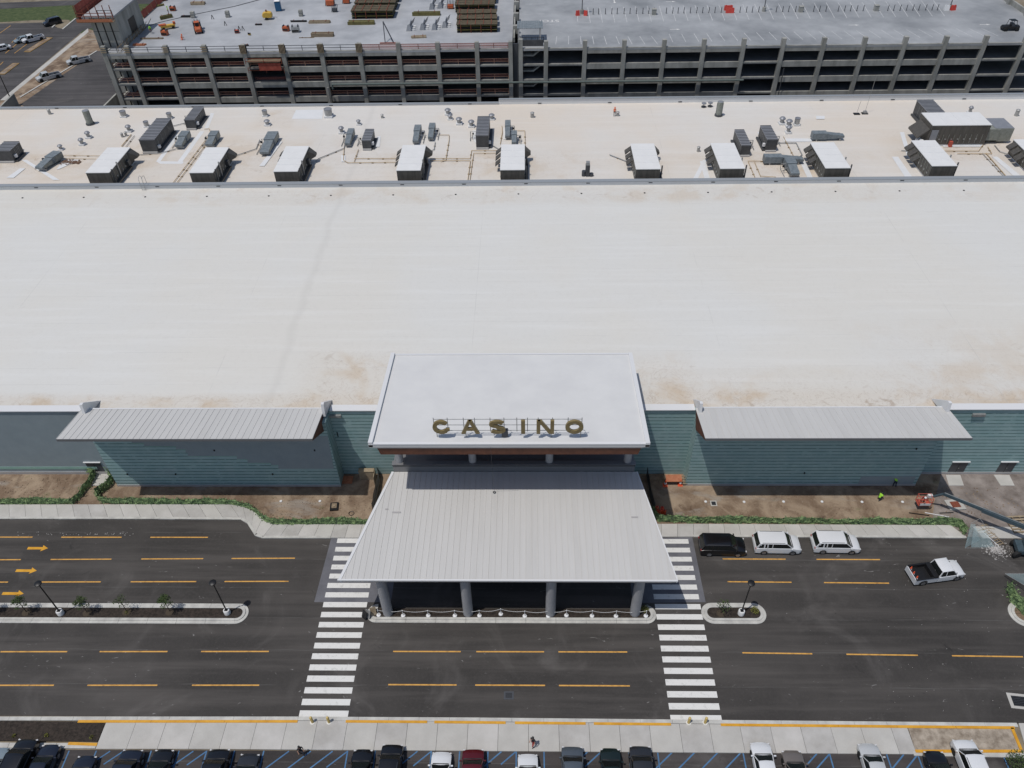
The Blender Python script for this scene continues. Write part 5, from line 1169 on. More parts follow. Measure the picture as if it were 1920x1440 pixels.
# stubs on unfinished deck
for px, py, lb in ((363,33,'boarded concrete stub beside the forklift'),(565,30,'pale concrete stub right of the yellow compressor'),(428,32,'pale concrete stub behind the black and white trestles')):
    p = dk(px, py); tag(MB().box(-.4,.4,-.4,.4,0,1.3).box(-.46,.46,-.46,-.4,.2,.4).box(-.46,.46,-.46,-.4,.8,1.0).build('concrete_stub', M['struct'], loc=(p.x,p.y,DZ)), lb, 'stub')
for px, py, lb in ((423,48,'left small black cone like prop on the garage deck'),(399,36,'tiny dark upright tool on the garage deck'),(449,57,'left black and white trestle'),(456,57,'right black and white trestle')):
    p = dk(px, py); tag(MB().tube((-.25,0,0),(0,0,.9),.07,n=5).tube((.3,0,0),(0,0,.9),.07,n=5).build('trestle', M['black'], loc=(p.x,p.y,DZ)), lb, 'trestle')
pts = [at(*q_, DZ+.03) for q_ in ((225,65),(300,42),(360,28),(440,12),(500,-4))]
tag(MB().path(pts, .09, 5).build('hose_line', M['steel']), 'long dark hose running diagonally across the unfinished deck', 'hose')

# ================================================================ FAR LEFT GROUND
gl = lambda pts, z, m, n: struct(MB().sheet([xy(*p) for p in pts], z).build(n, M[m]))
gl([(-300,40),(-40,12),(380,-10),(380,60),(150,62),(0,70),(-300,120)], .0, 'grass', 'grass_field')
gl([(-300,10),(0,5),(330,-6),(330,6),(130,10),(0,17),(-300,30)], .004, 'old_asphalt', 'far_road')
gl([(-300,60),(60,38),(128,37),(140,45),(115,54),(104,54),(0,60),(-300,110)], .004, 'verge', 'far_verge')
gl([(-400,70),(0,44),(90,42),(108,52),(118,54),(143,34),(230,30),(230,33),(155,58),(0,188),(-160,330),(-400,330)], .008, 'old_asphalt', 'far_parking')
gl([(-10,200),(165,54),(184,60),(215,85),(200,200)], .006, 'dirt', 'far_dirt')
gl([(0,188),(10,188),(166,60),(165,53)], .012, 'concrete', 'far_pavement')
gl([(38,196),(182,96),(260,90),(320,240),(120,240)], .010, 'old_asphalt', 'side_lot')
for a_, b_, m_ in (((38,183),(182,96),'kerb'),((118,55),(142,35),'kerb'),((98,52),(113,38),'kerb')):
    p, q_ = at(*a_), at(*b_); d = (q_-p).normalized(); n_ = Vector((-d.y,d.x,0))*.2
    struct(MB().prism([(p-n_)[:2],(q_-n_)[:2],(q_+n_)[:2],(p+n_)[:2]], -.01, .15).build('far_kerb', M[m_]))
fm = sempty('far_markings')
for a_, b_ in (((10,100),(32,82)),((27,100),(50,83)),((0,62),(20,48)),((22,80),(30,72)),((0,122),(6,116))):
    p, q_ = at(*a_), at(*b_); d = (q_-p).normalized(); n_ = Vector((-d.y,d.x,0))*.08
    MB().sheet([(p-n_)[:2],(q_-n_)[:2],(q_+n_)[:2],(p+n_)[:2]], .016).build('stall_line', M['paint_y'], fm)
for a_, b_ in (((50,98),(93,71)),((2,140),(30,119))):
    p, q_ = at(*a_), at(*b_); d = (q_-p).normalized(); n_ = Vector((-d.y,d.x,0))*1.0
    o = struct(MB().prism([(p-n_)[:2],(q_-n_)[:2],(q_+n_*.8)[:2],(p+n_*.8)[:2]], -.01, .12).build('far_island', mat('faded_yellow_kerb', (.24,.15,.05), (.30,.19,.07), .8, 2)))
    n2 = n_*.75; p2, q2 = p+d*.4, q_-d*.4
    MB().prism([(p2-n2)[:2],(q2-n2)[:2],(q2+n2*.8)[:2],(p2+n2*.8)[:2]], .0, .14).build('bed', M['dirt'], o)
p, q_ = at(30,200), at(212,196)
tag(MB().box(at(28,192,2).x,at(196,192,2).x,152.5,156.0,0,2.0).build('loading_dock_wall', M['concrete_b']), 'long low concrete dock wall behind the rear roof at the left', 'wall')
for px, lb in ((3,'dark retaining wall at the far left behind the rear roof'),(196,'dark retaining wall at the foot of the garage corner')):
    a_, b2 = at(px-3,201,2.5), at(px+22,176,2.5); d = (b2-a_).normalized(); n_ = Vector((-d.y,d.x,0))*.2
    q = MB().prism([(a_-n_)[:2],(b2-n_)[:2],(b2+n_)[:2],(a_+n_)[:2]], 0, 2.6); tag(q.build('retaining_wall', M['struct']), lb, 'wall')

# ================================================================ VEHICLES
def ring_rr(x, hw, z0, z1, rs=.18, tumble=0.06):
    """cross-section of a car body at station x (y across, z up)"""
    r_ = min(rs, (z1-z0)*.45, hw*.45)
    return [(x,-hw*.88,z0),(x,-hw,z0+.10),(x,-hw,z0+(z1-z0)*.55),(x,-hw+tumble*.6,z1-r_*.5),(x,-hw+r_+tumble*.4,z1-.02),(x,-hw*.35,z1+.025),(x,0,z1+.035),
            (x,hw*.35,z1+.025),(x,hw-r_-tumble*.4,z1-.02),(x,hw-tumble*.6,z1-r_*.5),(x,hw,z0+(z1-z0)*.55),(x,hw,z0+.10),(x,hw*.88,z0)]
CARS = {}
def make_car(kind, pm, key):
    """kind: sedan, suv, pickup. Nose to +X, origin on the ground at the centre. Returns root (kept as source)."""
    spec = {'sedan': dict(L=4.75, W=1.84, belt=.90, roof=1.44, hood=.84, x=(2.0,1.18,.42,-1.02,-1.78), trunk=1.0),
            'suv':   dict(L=4.98, W=1.98, belt=1.18, roof=1.84, hood=1.10, x=(2.2,1.42,.72,-2.08,-2.40), trunk=1.12),
            'pickup':dict(L=5.75, W=2.0, belt=1.12, roof=1.88, hood=1.10, x=(2.6,1.78,1.18,-.02,-.22), trunk=1.12)}[kind]
    L, W, belt, roof, hood, tr = spec['L'], spec['W'], spec['belt'], spec['roof'], spec['hood'], spec['trunk']
    hw = W/2; t = thing('parked_car', 'car', 'car')
    xf, xr = L/2, -L/2
    wf, wr = xf-.92, xr+1.0; zb = .24
    _, xw, xt, xbk, xre = spec['x']      # windscreen base, roof front, roof back, rear glass base
    if kind == 'pickup':
        st = [(xf,hw*.72,.42,.72),(xf-.12,hw*.9,.32,hood-.15),(xf-.4,hw*.98,zb,hood-.03),(xw+.1,hw,zb,hood+.04),(xbk,hw,zb,belt),(xre,hw,zb,belt)]
        MB().loft([ring_rr(*s_) for s_ in st]).build('body', pm, t, True)
        bx0, bx1 = xr, xre-.02
        b_ = MB(); b_.box(bx0+.04,bx1,-hw+.02,-hw+.16,zb+.1,1.12); b_.box(bx0+.04,bx1,hw-.16,hw-.02,zb+.1,1.12); b_.box(bx0,bx0+.1,-hw+.05,hw-.05,zb+.15,1.12); b_.build('bed_sides', pm, t)
        MB().box(bx0+.11,bx1,-hw+.165,hw-.165,.55,.68).build('bed_floor', M['black'], t)
    else:
        st = [(xf,hw*(.84 if kind=='suv' else .70),.42,.62),(xf-.08,hw*(.93 if kind=='suv' else .86),.30,hood-.20),(xf-.28,hw*.985,zb,hood-.07),(xf-.6,hw,zb,hood),(xw,hw,zb,belt),(xbk,hw,zb,belt+.02),(xre-.02,hw*.97,zb,tr-.02)]
        if xre-.25 > xr+.15: st.append((xre-.3,hw*.95,zb,tr-.03))
        st += [(xr+.10,hw*.93,.30,tr-.12),(xr,hw*.82,.42,tr-.30)]
        MB().loft([ring_rr(*s_) for s_ in st]).build('body', pm, t, True)
    # greenhouse of glass with painted roof and pillars
    gw, rw = hw-.07, hw-{'sedan':.27,'suv':.17,'pickup':.20}[kind]
    def P(x, s, z, wd): return (x, s*wd, z)
    zr0 = roof-.04
    A = [P(xw,-1,belt,gw),P(xw,1,belt,gw)]; Bt = [P(xt,-1,zr0,rw),P(xt,1,zr0,rw)]; Ct = [P(xbk,-1,zr0,rw),P(xbk,1,zr0,rw)]; Dd = [P(xre,-1,tr-.02 if kind=='sedan' else belt,gw-.04),P(xre,1,tr-.02 if kind=='sedan' else belt,gw-.04)]
    def pane(name, pts, th=.02, m='glass'):
        c = sum((Vector(p) for p in pts), Vector())/4
        vs = [c+(Vector(p)-c)*.985 for p in pts]; n_ = (vs[1]-vs[0]).cross(vs[2]-vs[0]).normalized()
        if n_.dot(c-Vector(((xt+xbk)/2,0,.8))) < 0: n_ = -n_
        return MB().add([v-n_*.02 for v in vs]+[v+n_*.004 for v in vs], [(3,2,1,0),(4,5,6,7),(0,1,5,4),(1,2,6,5),(2,3,7,6),(3,0,4,7)]).build(name, M[m], t)
    pane('windshield', [A[0],A[1],Bt[1],Bt[0]]); pane('rear_window', [Ct[0],Ct[1],Dd[1],Dd[0]])
    for s in (0,1):
        xm = (xt+xbk)/2-.05
        def side(xa_, xb_, top_a, top_b):
            return [ (xa_,(-1,1)[s]*gw,belt),(xb_,(-1,1)[s]*gw,belt),(top_b,(-1,1)[s]*rw,zr0),(top_a,(-1,1)[s]*rw,zr0) ]
        pane('side_window', side(xw-.05,xm+.04,xt+.02,xm+.04)); pane('side_window', side(xm-.04,xbk+(.55 if kind=='suv' else -.02) if kind!='sedan' else xbk-.25,xm-.04,xbk+(.55 if kind=='suv' else .02)))
        if kind == 'suv':
            pane('rear_side_window', side(xbk+.42,xbk-.12,xbk+.42,xbk+.05))
            sg_ = (-1,1)[s]; MB().add([(xbk+.56,sg_*gw*1.0,belt-.02),(xbk+.42,sg_*gw*1.0,belt-.02),(xbk+.42,sg_*(rw+.005),zr0),(xbk+.56,sg_*(rw+.005),zr0)],[(0,1,2,3)]).build('pillar', pm, t)
    q = MB()     # pillars
    for s in (-1,1):
        for a_, b2, w1 in (((xw+.02,s*(gw+.0),belt-.02),(xt,s*rw,zr0),.045),((xbk,s*rw,zr0),(xre+.02,s*(gw-.04),belt-.02),.06),(((xt+xbk)/2-.05,s*gw,belt-.02),((xt+xbk)/2-.05,s*rw,zr0),.035)):
            q.tube(a_, b2, w1, n=5)
    if kind == 'suv':
        for s in (-1,1): q.tube((xbk+.85,s*gw,belt-.02),(xbk+.8,s*rw,zr0),.06,n=5)
        for s in (-1,1): MB().add([(xbk+.10,s*(gw-.0),belt-.03),(xbk-.22,s*(gw-.02),belt-.03),(xbk-.02,s*(rw+.012),zr0),(xbk+.14,s*(rw+.012),zr0)],[(0,1,2,3)]).build('rear_quarter_panel', pm, t)
    q.build('pillar', pm, t)
    rr_ = .10
    pl = [(xt+.06,-rw+.1),(xt+.10,0),(xt+.06,rw-.1),(xt-.05,rw+.03),(xbk+.05,rw+.03),(xbk-.05,rw-.1),(xbk-.08,0),(xbk-.05,-rw+.1),(xbk+.05,-rw-.03),(xt-.05,-rw-.03)]
    n_ = len(pl); cxr = (xt+xbk)/2
    MB().loft([[(x_,y_,zr0-.03) for x_, y_ in pl],[(x_,y_,zr0+.01) for x_, y_ in pl],[(cxr+(x_-cxr)*.93,y_*.88,roof+.01) for x_, y_ in pl]]).build('roof', pm, t, True)
    if kind == 'suv':
        for s in (-1,1): MB().tube((xt-.2,s*(rw-.04),roof+.04),(xbk+.2,s*(rw-.04),roof+.04),.025,n=5).build('roof_rail', M['steel'], t)
    rwh = {'sedan':.36,'suv':.39,'pickup':.43}[kind]
    for x_ in (wf, wr):
        for s in (-1,1):
            w_o = MB().lathe([(rwh*.6,-.13),(rwh*.96,-.11),(rwh,-.05),(rwh,.05),(rwh*.96,.11),(rwh*.6,.13)], n=18).build('wheel', M['rubber'], t, False)
            w_o.location = (x_, s*(hw-.10), rwh); w_o.rotation_euler = (PI/2,0,0)
            r_o = MB().lathe([(rwh*.62,-.12),(rwh*.6,.135)], n=12).build('rim', M['hub'], w_o)
            ar = MB().add([(x_+ (rwh+.07)*math.cos(PI*i/8), s*(hw+.008), rwh+ (rwh+.07)*math.sin(PI*i/8)) for i in range(9)]+[(x_+ (rwh+.0)*math.cos(PI*i/8), s*(hw-.03), rwh+(rwh)*math.sin(PI*i/8)) for i in range(9)], [(i,i+1,i+10,i+9) for i in range(8)]).build('wheel_arch', M['black'], t)
    for s in (-1,1):
        MB().rbox((xf-.14,s*(hw*.74),hood-.27),(.12,.36,.14),s*-.35).build('headlight', M['chrome'], t)
        MB().rbox((xr+.07,s*(hw*.80),(.80 if kind=='sedan' else .98)),(.09,.22,.16),s*.2).build('taillight', M['redlens'], t)
        MB().rbox((xw-.12,s*(hw+.09),belt+.06),(.12,.20,.13)).build('mirror', pm, t)
    MB().rbox((xf-.01,0,.50),(.05,hw*1.1,.20)).build('grille', M['black'], t)
    MB().rbox((xf-.03,0,.36),(.08,hw*1.3,.06)).build('bumper_trim', M['black'], t)
    MB().add([(xw+.02,-gw+.1,belt+.0),(xw+.12,-gw+.15,belt+.01),(xw+.12,gw-.15,belt+.01),(xw+.02,gw-.1,belt+.0),(xw+.02,0,belt+.05),(xw+.10,0,belt+.045)], [(0,1,5,4),(4,5,2,3)]).build('cowl', M['black'], t)
    return t
def place(key, kind, pm, loc, rz, label, name=None, group=None, cat=None):
    if key not in CARS: CARS[key] = make_car(kind, pm, key); r_ = CARS[key]
    else: r_ = dup(CARS[key])
    r_.location = loc; r_.rotation_euler = (0,0,rz); tag(r_, label, cat or 'car', group); r_.name = name or 'parked_car'
    for k_ in ('group',):
        if group is None and k_ in r_: del r_[k_]
    return r_
def car_colour(name, c, metal=0): return paint(name, c, metal)
P_ = {'white': paint('white', (.66,.67,.68)), 'black': paint('black', (.006,.006,.007)), 'navy': paint('navy', (.010,.013,.024)), 'darkgrey': paint('dark_grey', (.035,.037,.042), .3), 'red': paint('dark_red', (.10,.008,.012), .2),
      'bluegrey': paint('blue_grey', (.11,.13,.15), .4), 'green': paint('dark_green', (.008,.016,.014)), 'tan': paint('tan', (.22,.19,.165), .4), 'silver': paint('silver', (.52,.53,.53), .1), 'lightblue': paint('light_blue', (.27,.33,.36), .3)}
grow = 'cars parked nose-in along the footway'
for px, py, kind, colr, lb in (
    (3,1404,'sedan','lightblue','pale blue car cut off at the lower left corner'), (52,1388,'suv','black','black SUV with a sunroof, nose beside the planting bed kerb'),
    (96,1398,'sedan','navy','black car right of the SUV with a sunroof, beside the yellow stall line'), (163,1419,'sedan','navy','low navy car set far back between two blue lines'),
    (249,1408,'suv','navy','dark navy SUV right of the first hatched bay'), (308,1407,'sedan','black','black car directly right of the dark navy SUV'),
    (413,1407,'suv','black','black SUV right of the second hatched bay'), (468,1415,'sedan','darkgrey','dark grey hatchback with a white paper on its dashboard, beside the wide hatched area'),
    (681,1407,'sedan','black','black saloon just right of the wide hatched area'), (736,1398,'suv','black','black SUV nosing over the footway left of a white hatchback'),
    (828,1412,'sedan','white','small white hatchback left of the dark red car'), (888,1407,'suv','red','dark red car, the only red one in the row'),
    (990,1416,'sedan','white','white car alone below the pedestrian in red'), (1072,1402,'suv','bluegrey','blue grey SUV right of the white car'),
    (1143,1405,'sedan','green','very dark green car between two grey ones'), (1199,1401,'suv','darkgrey','charcoal car right of the dark green one'),
    (1425,1394,'sedan','white','white saloon with a sunroof right of the hatched bays'), (1484,1409,'sedan','tan','tan car, the only tan one in the row'),
    (1626,1396,'sedan','silver','off-white saloon nosing over the footway left of the gravel bed'), (1750,1410,'sedan','black','black car in front of the gravel bed'),
    (1805,1389,'suv','white','white SUV nosing over the yellow kerb of the gravel bed')):
    L2 = {'sedan':4.75,'suv':4.95}[kind]/2
    p = at(px, py, .85 if kind == 'suv' else .7)
    place(kind+colr, kind, P_[colr], (p.x, p.y-L2+.12, 0), PI/2+random.uniform(-.02,.02), lb, group=grow)
# vehicles on the road
def road_vehicle(x0px, x1px, py, key, kind, col, rz, lb, name='parked_car', cat='car', **k):
    a_, b2 = at(x0px, py, .7), at(x1px, py, .7); c_ = (a_+b2)/2
    return place(key, kind, P_[col], (c_.x, c_.y, 0), rz, lb, name=name, cat=cat, **k)
gs = 'SUVs waiting along the right kerb'
for x0_, x1_, py, col, lb in ((1314,1394,1023,'black','black SUV parked by the crosswalk at the right kerb'),(1414,1498,1019.5,'white','white SUV behind the black one, dark mark on its door'),(1521,1611,1018.5,'white','white SUV parked farthest right along the kerb')):
    o = road_vehicle(x0_, x1_, py, 'suv2'+col, 'suv', col, R(-1), lb, group=gs)
    o.scale = (1.02,1.03,1.0)
pk = road_vehicle(1700, 1808, 1072, 'pickupwhite', 'pickup', 'white', R(9), 'white pickup truck with orange cones in its open bed', name='pickup_truck', cat='pickup truck')
for ch in list(pk.children):
    pass
MB().box(-.85,-.28,-.9,.9,.7,1.24).build('tool_box', M['black'], pk)
for s_ in (-1,1): MB().box(-2.85,-.3,s_*.92-.09,s_*.92+.09,1.121,1.15).build('bed_rail_cap', M['black'], pk); MB().box(-2.7,-.3,s_*.84-.02,s_*.84+.02,.69,1.12).build('bed_liner', M['black'], pk)
MB().box(-2.80,-2.70,-.85,.85,.69,1.13).build('bed_liner', M['black'], pk)
cone_me = [MB().lathe([(.17,.02),(.04,.65)], n=10), MB().box(-.2,.2,-.2,.2,0,.03)]
def cone(x, y, z, lb, grp=None, s=1.0, tilt=0):
    t = thing('traffic_cone', lb, 'traffic cone', (x,y,z), 0, grp); t.rotation_euler = (tilt,0,0); t.scale = (s,s,s)
    MB().lathe([(.17,.02),(.04,.65)], n=10).build('body', M['orange'], t, True); MB().box(-.2,.2,-.2,.2,0,.03).build('base', M['orange'], t); MB().lathe([(.128,.25),(.095,.40)], n=10).build('stripe', M['white_p'], t, True)
    return t
mp_ = Matrix.Translation(pk.location) @ Matrix.Rotation(pk.rotation_euler.z, 4, 'Z')
for k, (lx, ly, lb) in enumerate(((-2.62,.55,'orange cone in the pickup bed farthest from the camera, at the tailgate'),(-2.65,-.05,'orange cone in the middle of the pickup tailgate'),(-2.6,-.62,'orange cone in the pickup bed nearest the camera'))):
    v = mp_ @ Vector((lx,ly,.69)); cone(v.x, v.y, v.z, lb, 'orange cones in the pickup bed', 1.1)
# far vehicles
for px, py, kind, col, rz, lb in ((147,114,'pickup','silver',R(199+15),'silver pickup farther along the side lot kerb'),(91,144,'pickup','silver',R(221),'silver pickup nearer the dock wall on the side lot'),
        (98,42,'suv','navy',R(228),'dark SUV alone by the far verge'),(43,74,'sedan','lightblue',R(222),'pale car left of the white pickup in the far lot'),(62,73,'pickup','white',R(224),'white pickup beside the yellow edged island'),(3,90,'sedan','white',R(215),'white car cut by the left edge of the far lot')):
    p = at(px, py, .6); place('far'+kind+col, kind, P_[col], (p.x,p.y,0), rz, lb, name='pickup_truck' if kind == 'pickup' else 'parked_car', cat='pickup truck' if kind == 'pickup' else 'car')
# utility buggy on the deck
p = at(1897, 60, DZ); t = thing('utility_buggy', 'black off-road buggy on the right corner of the garage deck', 'buggy', (p.x,p.y+1.2,DZ), PI)
MB().loft([ring_rr(x_, w_, .35, z_) for x_, w_, z_ in ((1.7,.5,.7),(1.5,.7,.95),(.6,.72,1.0),(-.6,.72,.95),(-1.6,.7,.95))]).build('body', M['black'], t, True)
for x_ in (1.15,-1.15):
    for s in (-1,1): MB().tube((x_,s*.9,.38),(x_,s*.62,.38),.38,n=14).build('wheel', M['rubber'], t)
for x_ in (.6,-.9):
    for s in (-1,1): MB().tube((x_,s*.65,.95),(x_*.7,s*.6,1.95),.05,n=6).build('cage_bar', M['black'], t)
MB().box(-.75,.5,-.66,.66,1.93,2.0).build('roof', M['black'], t); MB().rbox((-.2,0,1.15),(.5,1.2,.5)).build('seat', M['steel'], t)

# ================================================================ STREET FURNITURE
def lamp(px, py, lb, h=5.55):
    p = at(px, py, .4); t = thing('street_lamp', lb, 'street lamp', (p.x,p.y,.1), 0, 'black street lamps on the islands')
    MB().lathe([(.34,0),(.34,.55),(.30,.62)], n=16).build('footing', M['unit_top'], t, True); MB().box(-.16,.16,-.16,.16,.62,.68).build('base_plate', M['black'], t)
    MB().lathe([(.075,.66),(.055,h)], n=8).build('pole', M['black'], t, True); MB().lathe([(.10,h),(.36,h+.06),(.36,h+.16),(.2,h+.24)], n=16).build('lamp_head', M['black'], t, True)
    return t
lamp(112.5,1148,'black street lamp on the long left island, left of three saplings'); lamp(425.5,1146.5,'black street lamp near the rounded end of the long left island'); lamp(1390,1148,'black street lamp on the small right island')
p = at(38, 182, 0); t = thing('street_lamp', 'black street lamp beside the far pavement at the top left', 'street lamp', (at(18,181).x,at(18,181).y,0)); MB().lathe([(.12,0),(.08,6.5)], n=8).build('pole', M['black'], t); MB().lathe([(.35,6.5),(.35,6.65)], n=10).build('lamp_head', M['black'], t)
for px, py, lb in ((586,1354,'left yellow bollard at the foot of the left crosswalk'),(617,1354,'right yellow bollard at the foot of the left crosswalk'),(1291,1355,'left yellow bollard at the foot of the right crosswalk'),(1322,1355,'right yellow bollard at the foot of the right crosswalk')):
    p = at(px, py, HK); t = thing('bollard', lb, 'bollard', (p.x,p.y,HK), 0, 'yellow bollards at the crosswalks'); MB().lathe([(.13,0),(.13,.95),(.10,1.02),(.04,1.05)], n=14).build('post', M['bollard_y'], t, True); MB().lathe([(.24,0),(.24,.02)], n=14).build('foot_ring', M['paint_w'], t)
# rope posts along the middle island
px_ = [(710,1153),(756,1154),(803,1154),(853,1154),(899,1154),(939,1151),(984,1155),(1028,1155),(1062,1153.5),(1110,1154.5),(1155,1155),(1211,1154.5)]
prev = None; q = MB()
for i, (px, py) in enumerate(px_):
    p = at(px, py, .15); t = thing('rope_post', 'white rope post with a round white base on the middle island', 'post', (p.x,p.y,.12), 0, 'white rope posts along the middle island')
    if i == 0: t['label'] = 'white rope post at the left end of the rope line, by the sandwich boards'; del t['group']
    if i == len(px_)-1: t['label'] = 'white rope post at the right end of the rope line, by a yellow shrub'; del t['group']
    if 0 < i < len(px_)-1: t['label'] = '%s white rope post from the left end, round white base on the island mulch' % ('x second third fourth fifth sixth seventh eighth ninth tenth eleventh'.split()[i])
    MB().lathe([(.24,0),(.22,.08),(.06,.12)], n=14).build('base', M['white_p'], t, True); MB().lathe([(.035,.1),(.03,.95),(.05,1.0)], n=8).build('stem', M['white_p'], t, True)
    top = Vector((p.x,p.y,1.08))
    if prev is not None: q.path([prev+(top-prev)*u+Vector((0,0,-.28*4*u*(1-u))) for u in [k/6 for k in range(7)]], .018, 4)
    prev = top
tag(q.build('rope', M['white_p']), 'thin white rope hanging between the posts of the middle island', 'rope')
# sandwich boards leaning by the left canopy column
for px, py, m_, rz, lb in ((700,1147,'tan',.3,'tan sandwich board by the left canopy column'),(692,1152,'galv',-.5,'grey leaning sandwich board at the left end of the middle island'),(686,1154,'black',-.7,'black leaning board at the end of the crosswalk')):
    p = at(px, py, .3); t = thing('sandwich_board', lb, 'sign board', (p.x,p.y,.14), rz)
    MB().add([(-.3,-.35,0),(.3,-.35,0),(.3,-.02,1.0),(-.3,-.02,1.0),(-.3,-.31,0),(.3,-.31,0),(.3,.02,1.0),(-.3,.02,1.0)], [(0,1,2,3),(7,6,5,4),(0,4,5,1),(1,5,6,2),(2,6,7,3),(3,7,4,0)]).build('front_panel', M[m_], t)
    MB().add([(-.3,.35,0),(.3,.35,0),(.3,.03,1.0),(-.3,.03,1.0),(-.3,.31,0),(.3,.31,0),(.3,-.0,.97),(-.3,-.0,.97)], [(0,1,2,3),(7,6,5,4),(0,4,5,1),(1,5,6,2),(2,6,7,3),(3,7,4,0)]).build('back_panel', M['black'], t)

# ---------------------------------------------------------------- plants
def leaves(q, c, rx, ry, rz, n, size):
    for _ in range(n):
        while True:
            v = Vector((random.uniform(-1,1),random.uniform(-1,1),random.uniform(-1,1)))
            if v.length < 1: break
        p = Vector(c)+Vector((v.x*rx,v.y*ry,v.z*rz)); a = Vector((random.gauss(0,1),random.gauss(0,1),random.gauss(0,1))).normalized(); b_ = a.orthogonal().normalized(); s = size*random.uniform(.5,1.3)
        q.quad(p-a*s, p+b_*s*.6, p+a*s, p-b_*s*.6)
def sapling(px, py, h, lb, bare=False):
    p = at(px, py, .12); t = thing('young_tree', lb, 'tree', (p.x,p.y,.1))
    q = MB(); q.tube((0,0,0),(.02,.05,h*.75),.05,.025,n=6)
    ends = []
    for k in range(9):
        a_ = k*2.4; z = h*(.42+.05*k); e = (math.cos(a_)*.55*(1-.05*k), math.sin(a_)*.55*(1-.05*k), z+.45); q.tube((0,.02,z),e,.022,.008,n=4); ends.append(e)
        q.tube(e, (e[0]*1.3,e[1]*1.3,e[2]+.25), .009, .004, n=3)
    q.build('trunk', M['bark'], t)
    c = MB()
    for e in ends: leaves(c, e, .30, .30, .28, 18 if bare else 60, .07)
    leaves(c, (0,0,h*.85), .4, .4, .5, 40 if bare else 110, .07)
    c.build('crown', M['foliage'], t); tag(MB().lathe([(.5,.0),(.42,.08),(.15,.13)], n=12).build('mulch_ring', M['bark'], t)); return t
sapling(50,1148,2.7,'young leafy tree leftmost on the long left island'); sapling(164,1149,2.6,'young dense tree right of the left street lamp'); sapling(238,1147,2.7,'thin sparse young tree in the middle of the long left island',True); sapling(319,1147,2.8,'young tree nearest the street lamp at the rounded island end'); sapling(-12,1149,2.6,'young tree at the left edge of the photo')
sapling(1352,1150,1.9,'bare twiggy shrub on the small right island',True)
def shrub(px, py, r_, m_, lb, n=160, h=None):
    p = at(px, py, .2); t = thing('shrub', lb, 'shrub', (p.x,p.y,.1)); q = MB(); h = h or r_
    for k in range(7): a_ = k*.9; q.tube((0,0,0),(math.cos(a_)*r_*.6,math.sin(a_)*r_*.6,h*.9),.02,.006,n=4)
    q.build('stems', M['bark'], t); c = MB(); leaves(c, (0,0,h*.7), r_, r_, h*.8, n, .07); c.build('leaves', M[m_], t); return t
shrub(1209,1143,.42,'yellow_plant','yellow green shrub at the right end of the middle island'); shrub(1415,1146,.45,'yellow_plant','yellow green shrub right of the lamp on the small right island')
shrub(1905,1436,1.1,'foliage','dark bush at the lower right corner of the photo',700,1.3)
for px, py, lb in ((26,1380,'dry grass tuft at the left of the planting bed'),(87,1379,'small tuft in the middle of the planting bed'),(171,1382,'pale tuft near the right end of the planting bed'),(237,1149,'dry tuft at the foot of the sparse young tree')): shrub(px, py, .2, 'yellow_plant', lb, 40)
# green leafy fence: standing fabric on thin stakes
def fence(pts, lb, h=1.2, m_='leaf_fence', wob=.10, name='screen_fence', lean=.0):
    P3 = [at(*p) for p in pts]; t = thing(name, lb, 'fence', (0,0,0))
    fine = []
    for a_, b2 in zip(P3, P3[1:]):
        n_ = max(2, int((b2-a_).length/.45)); fine += [a_+(b2-a_)*i/n_ for i in range(n_)]
    fine.append(P3[-1]); vs = []; fs = []; nz = 6
    for i, p in enumerate(fine):
        d = (fine[min(i+1,len(fine)-1)]-fine[max(i-1,0)]).normalized(); n_ = Vector((-d.y,d.x,0))
        sag = random.uniform(-.16,.06)+.12*math.sin(i*.37)+.1*math.sin(i*.11)
        for k in range(nz+1):
            z = (h+sag)*k/nz; off = wob*math.sin(i*1.7+k*1.3)*.5+random.uniform(-wob,wob)*.6+lean*k/nz; vs.append(p+n_*off+Vector((0,0,z+.02)))
    for i in range(len(fine)-1):
        for k in range(nz): a0 = i*(nz+1)+k; fs.append((a0,a0+nz+1,a0+nz+2,a0+1))
    q = MB().add(vs, fs)
    if m_ == 'leaf_fence':
        L_n = MB()
        for i in range(0, len(vs)-1):
            v = Vector(vs[i])
            for _ in range(5):
                c_ = v+Vector((random.uniform(-.3,.3),random.uniform(-.08,.08),random.uniform(-.15,.15))); a_ = Vector((random.gauss(0,1),random.gauss(0,.6),random.gauss(0,1))).normalized()*.11; b_ = Vector((random.gauss(0,1),random.gauss(0,.5),random.gauss(0,1))).normalized()*.07
                if c_.z < .05: c_.z = .1
                q.quad(c_-a_, c_+b_, c_+a_, c_-b_)
    q.build('fabric', M[m_], t)
    for i in range(0, len(fine), 6): MB().tube(fine[i], fine[i]+Vector((0,0,h+.12)), .025, n=5).build('stake', M['steel'], t)
    return t
fence([(-80,946.5),(100,945.5),(138,945),(152,932),(172,908),(180,893),(168,889)], 'green leafy screen fence left of the side door path, curling up to the wall')
fence([(206,891),(214,902),(205,915),(183,930),(192,944),(260,946),(435,946.5),(470,954),(497,978),(510,984),(640,984),(692,984)], 'green leafy screen fence between the left pavement and the left wall bay')
fence([(1222,960),(1234,978),(1300,980.5),(1500,982),(1700,984),(1772,984),(1796,988),(1808,1003)], 'green leafy screen fence along the right pavement')
fence([(1885,1105),(1896,1130),(1922,1160)], 'green leafy fence corner at the right edge by the round island', 1.6)
fence([(700,960),(706,930),(712,900),(708,888)], 'pale teal screen panel fence close to the left side of the canopy', 1.5, 'duct', .03)
fence([(1212,892),(1218,930),(1226,960)], 'dark screen fence close to the right side of the canopy', 1.5, 'steel', .03)

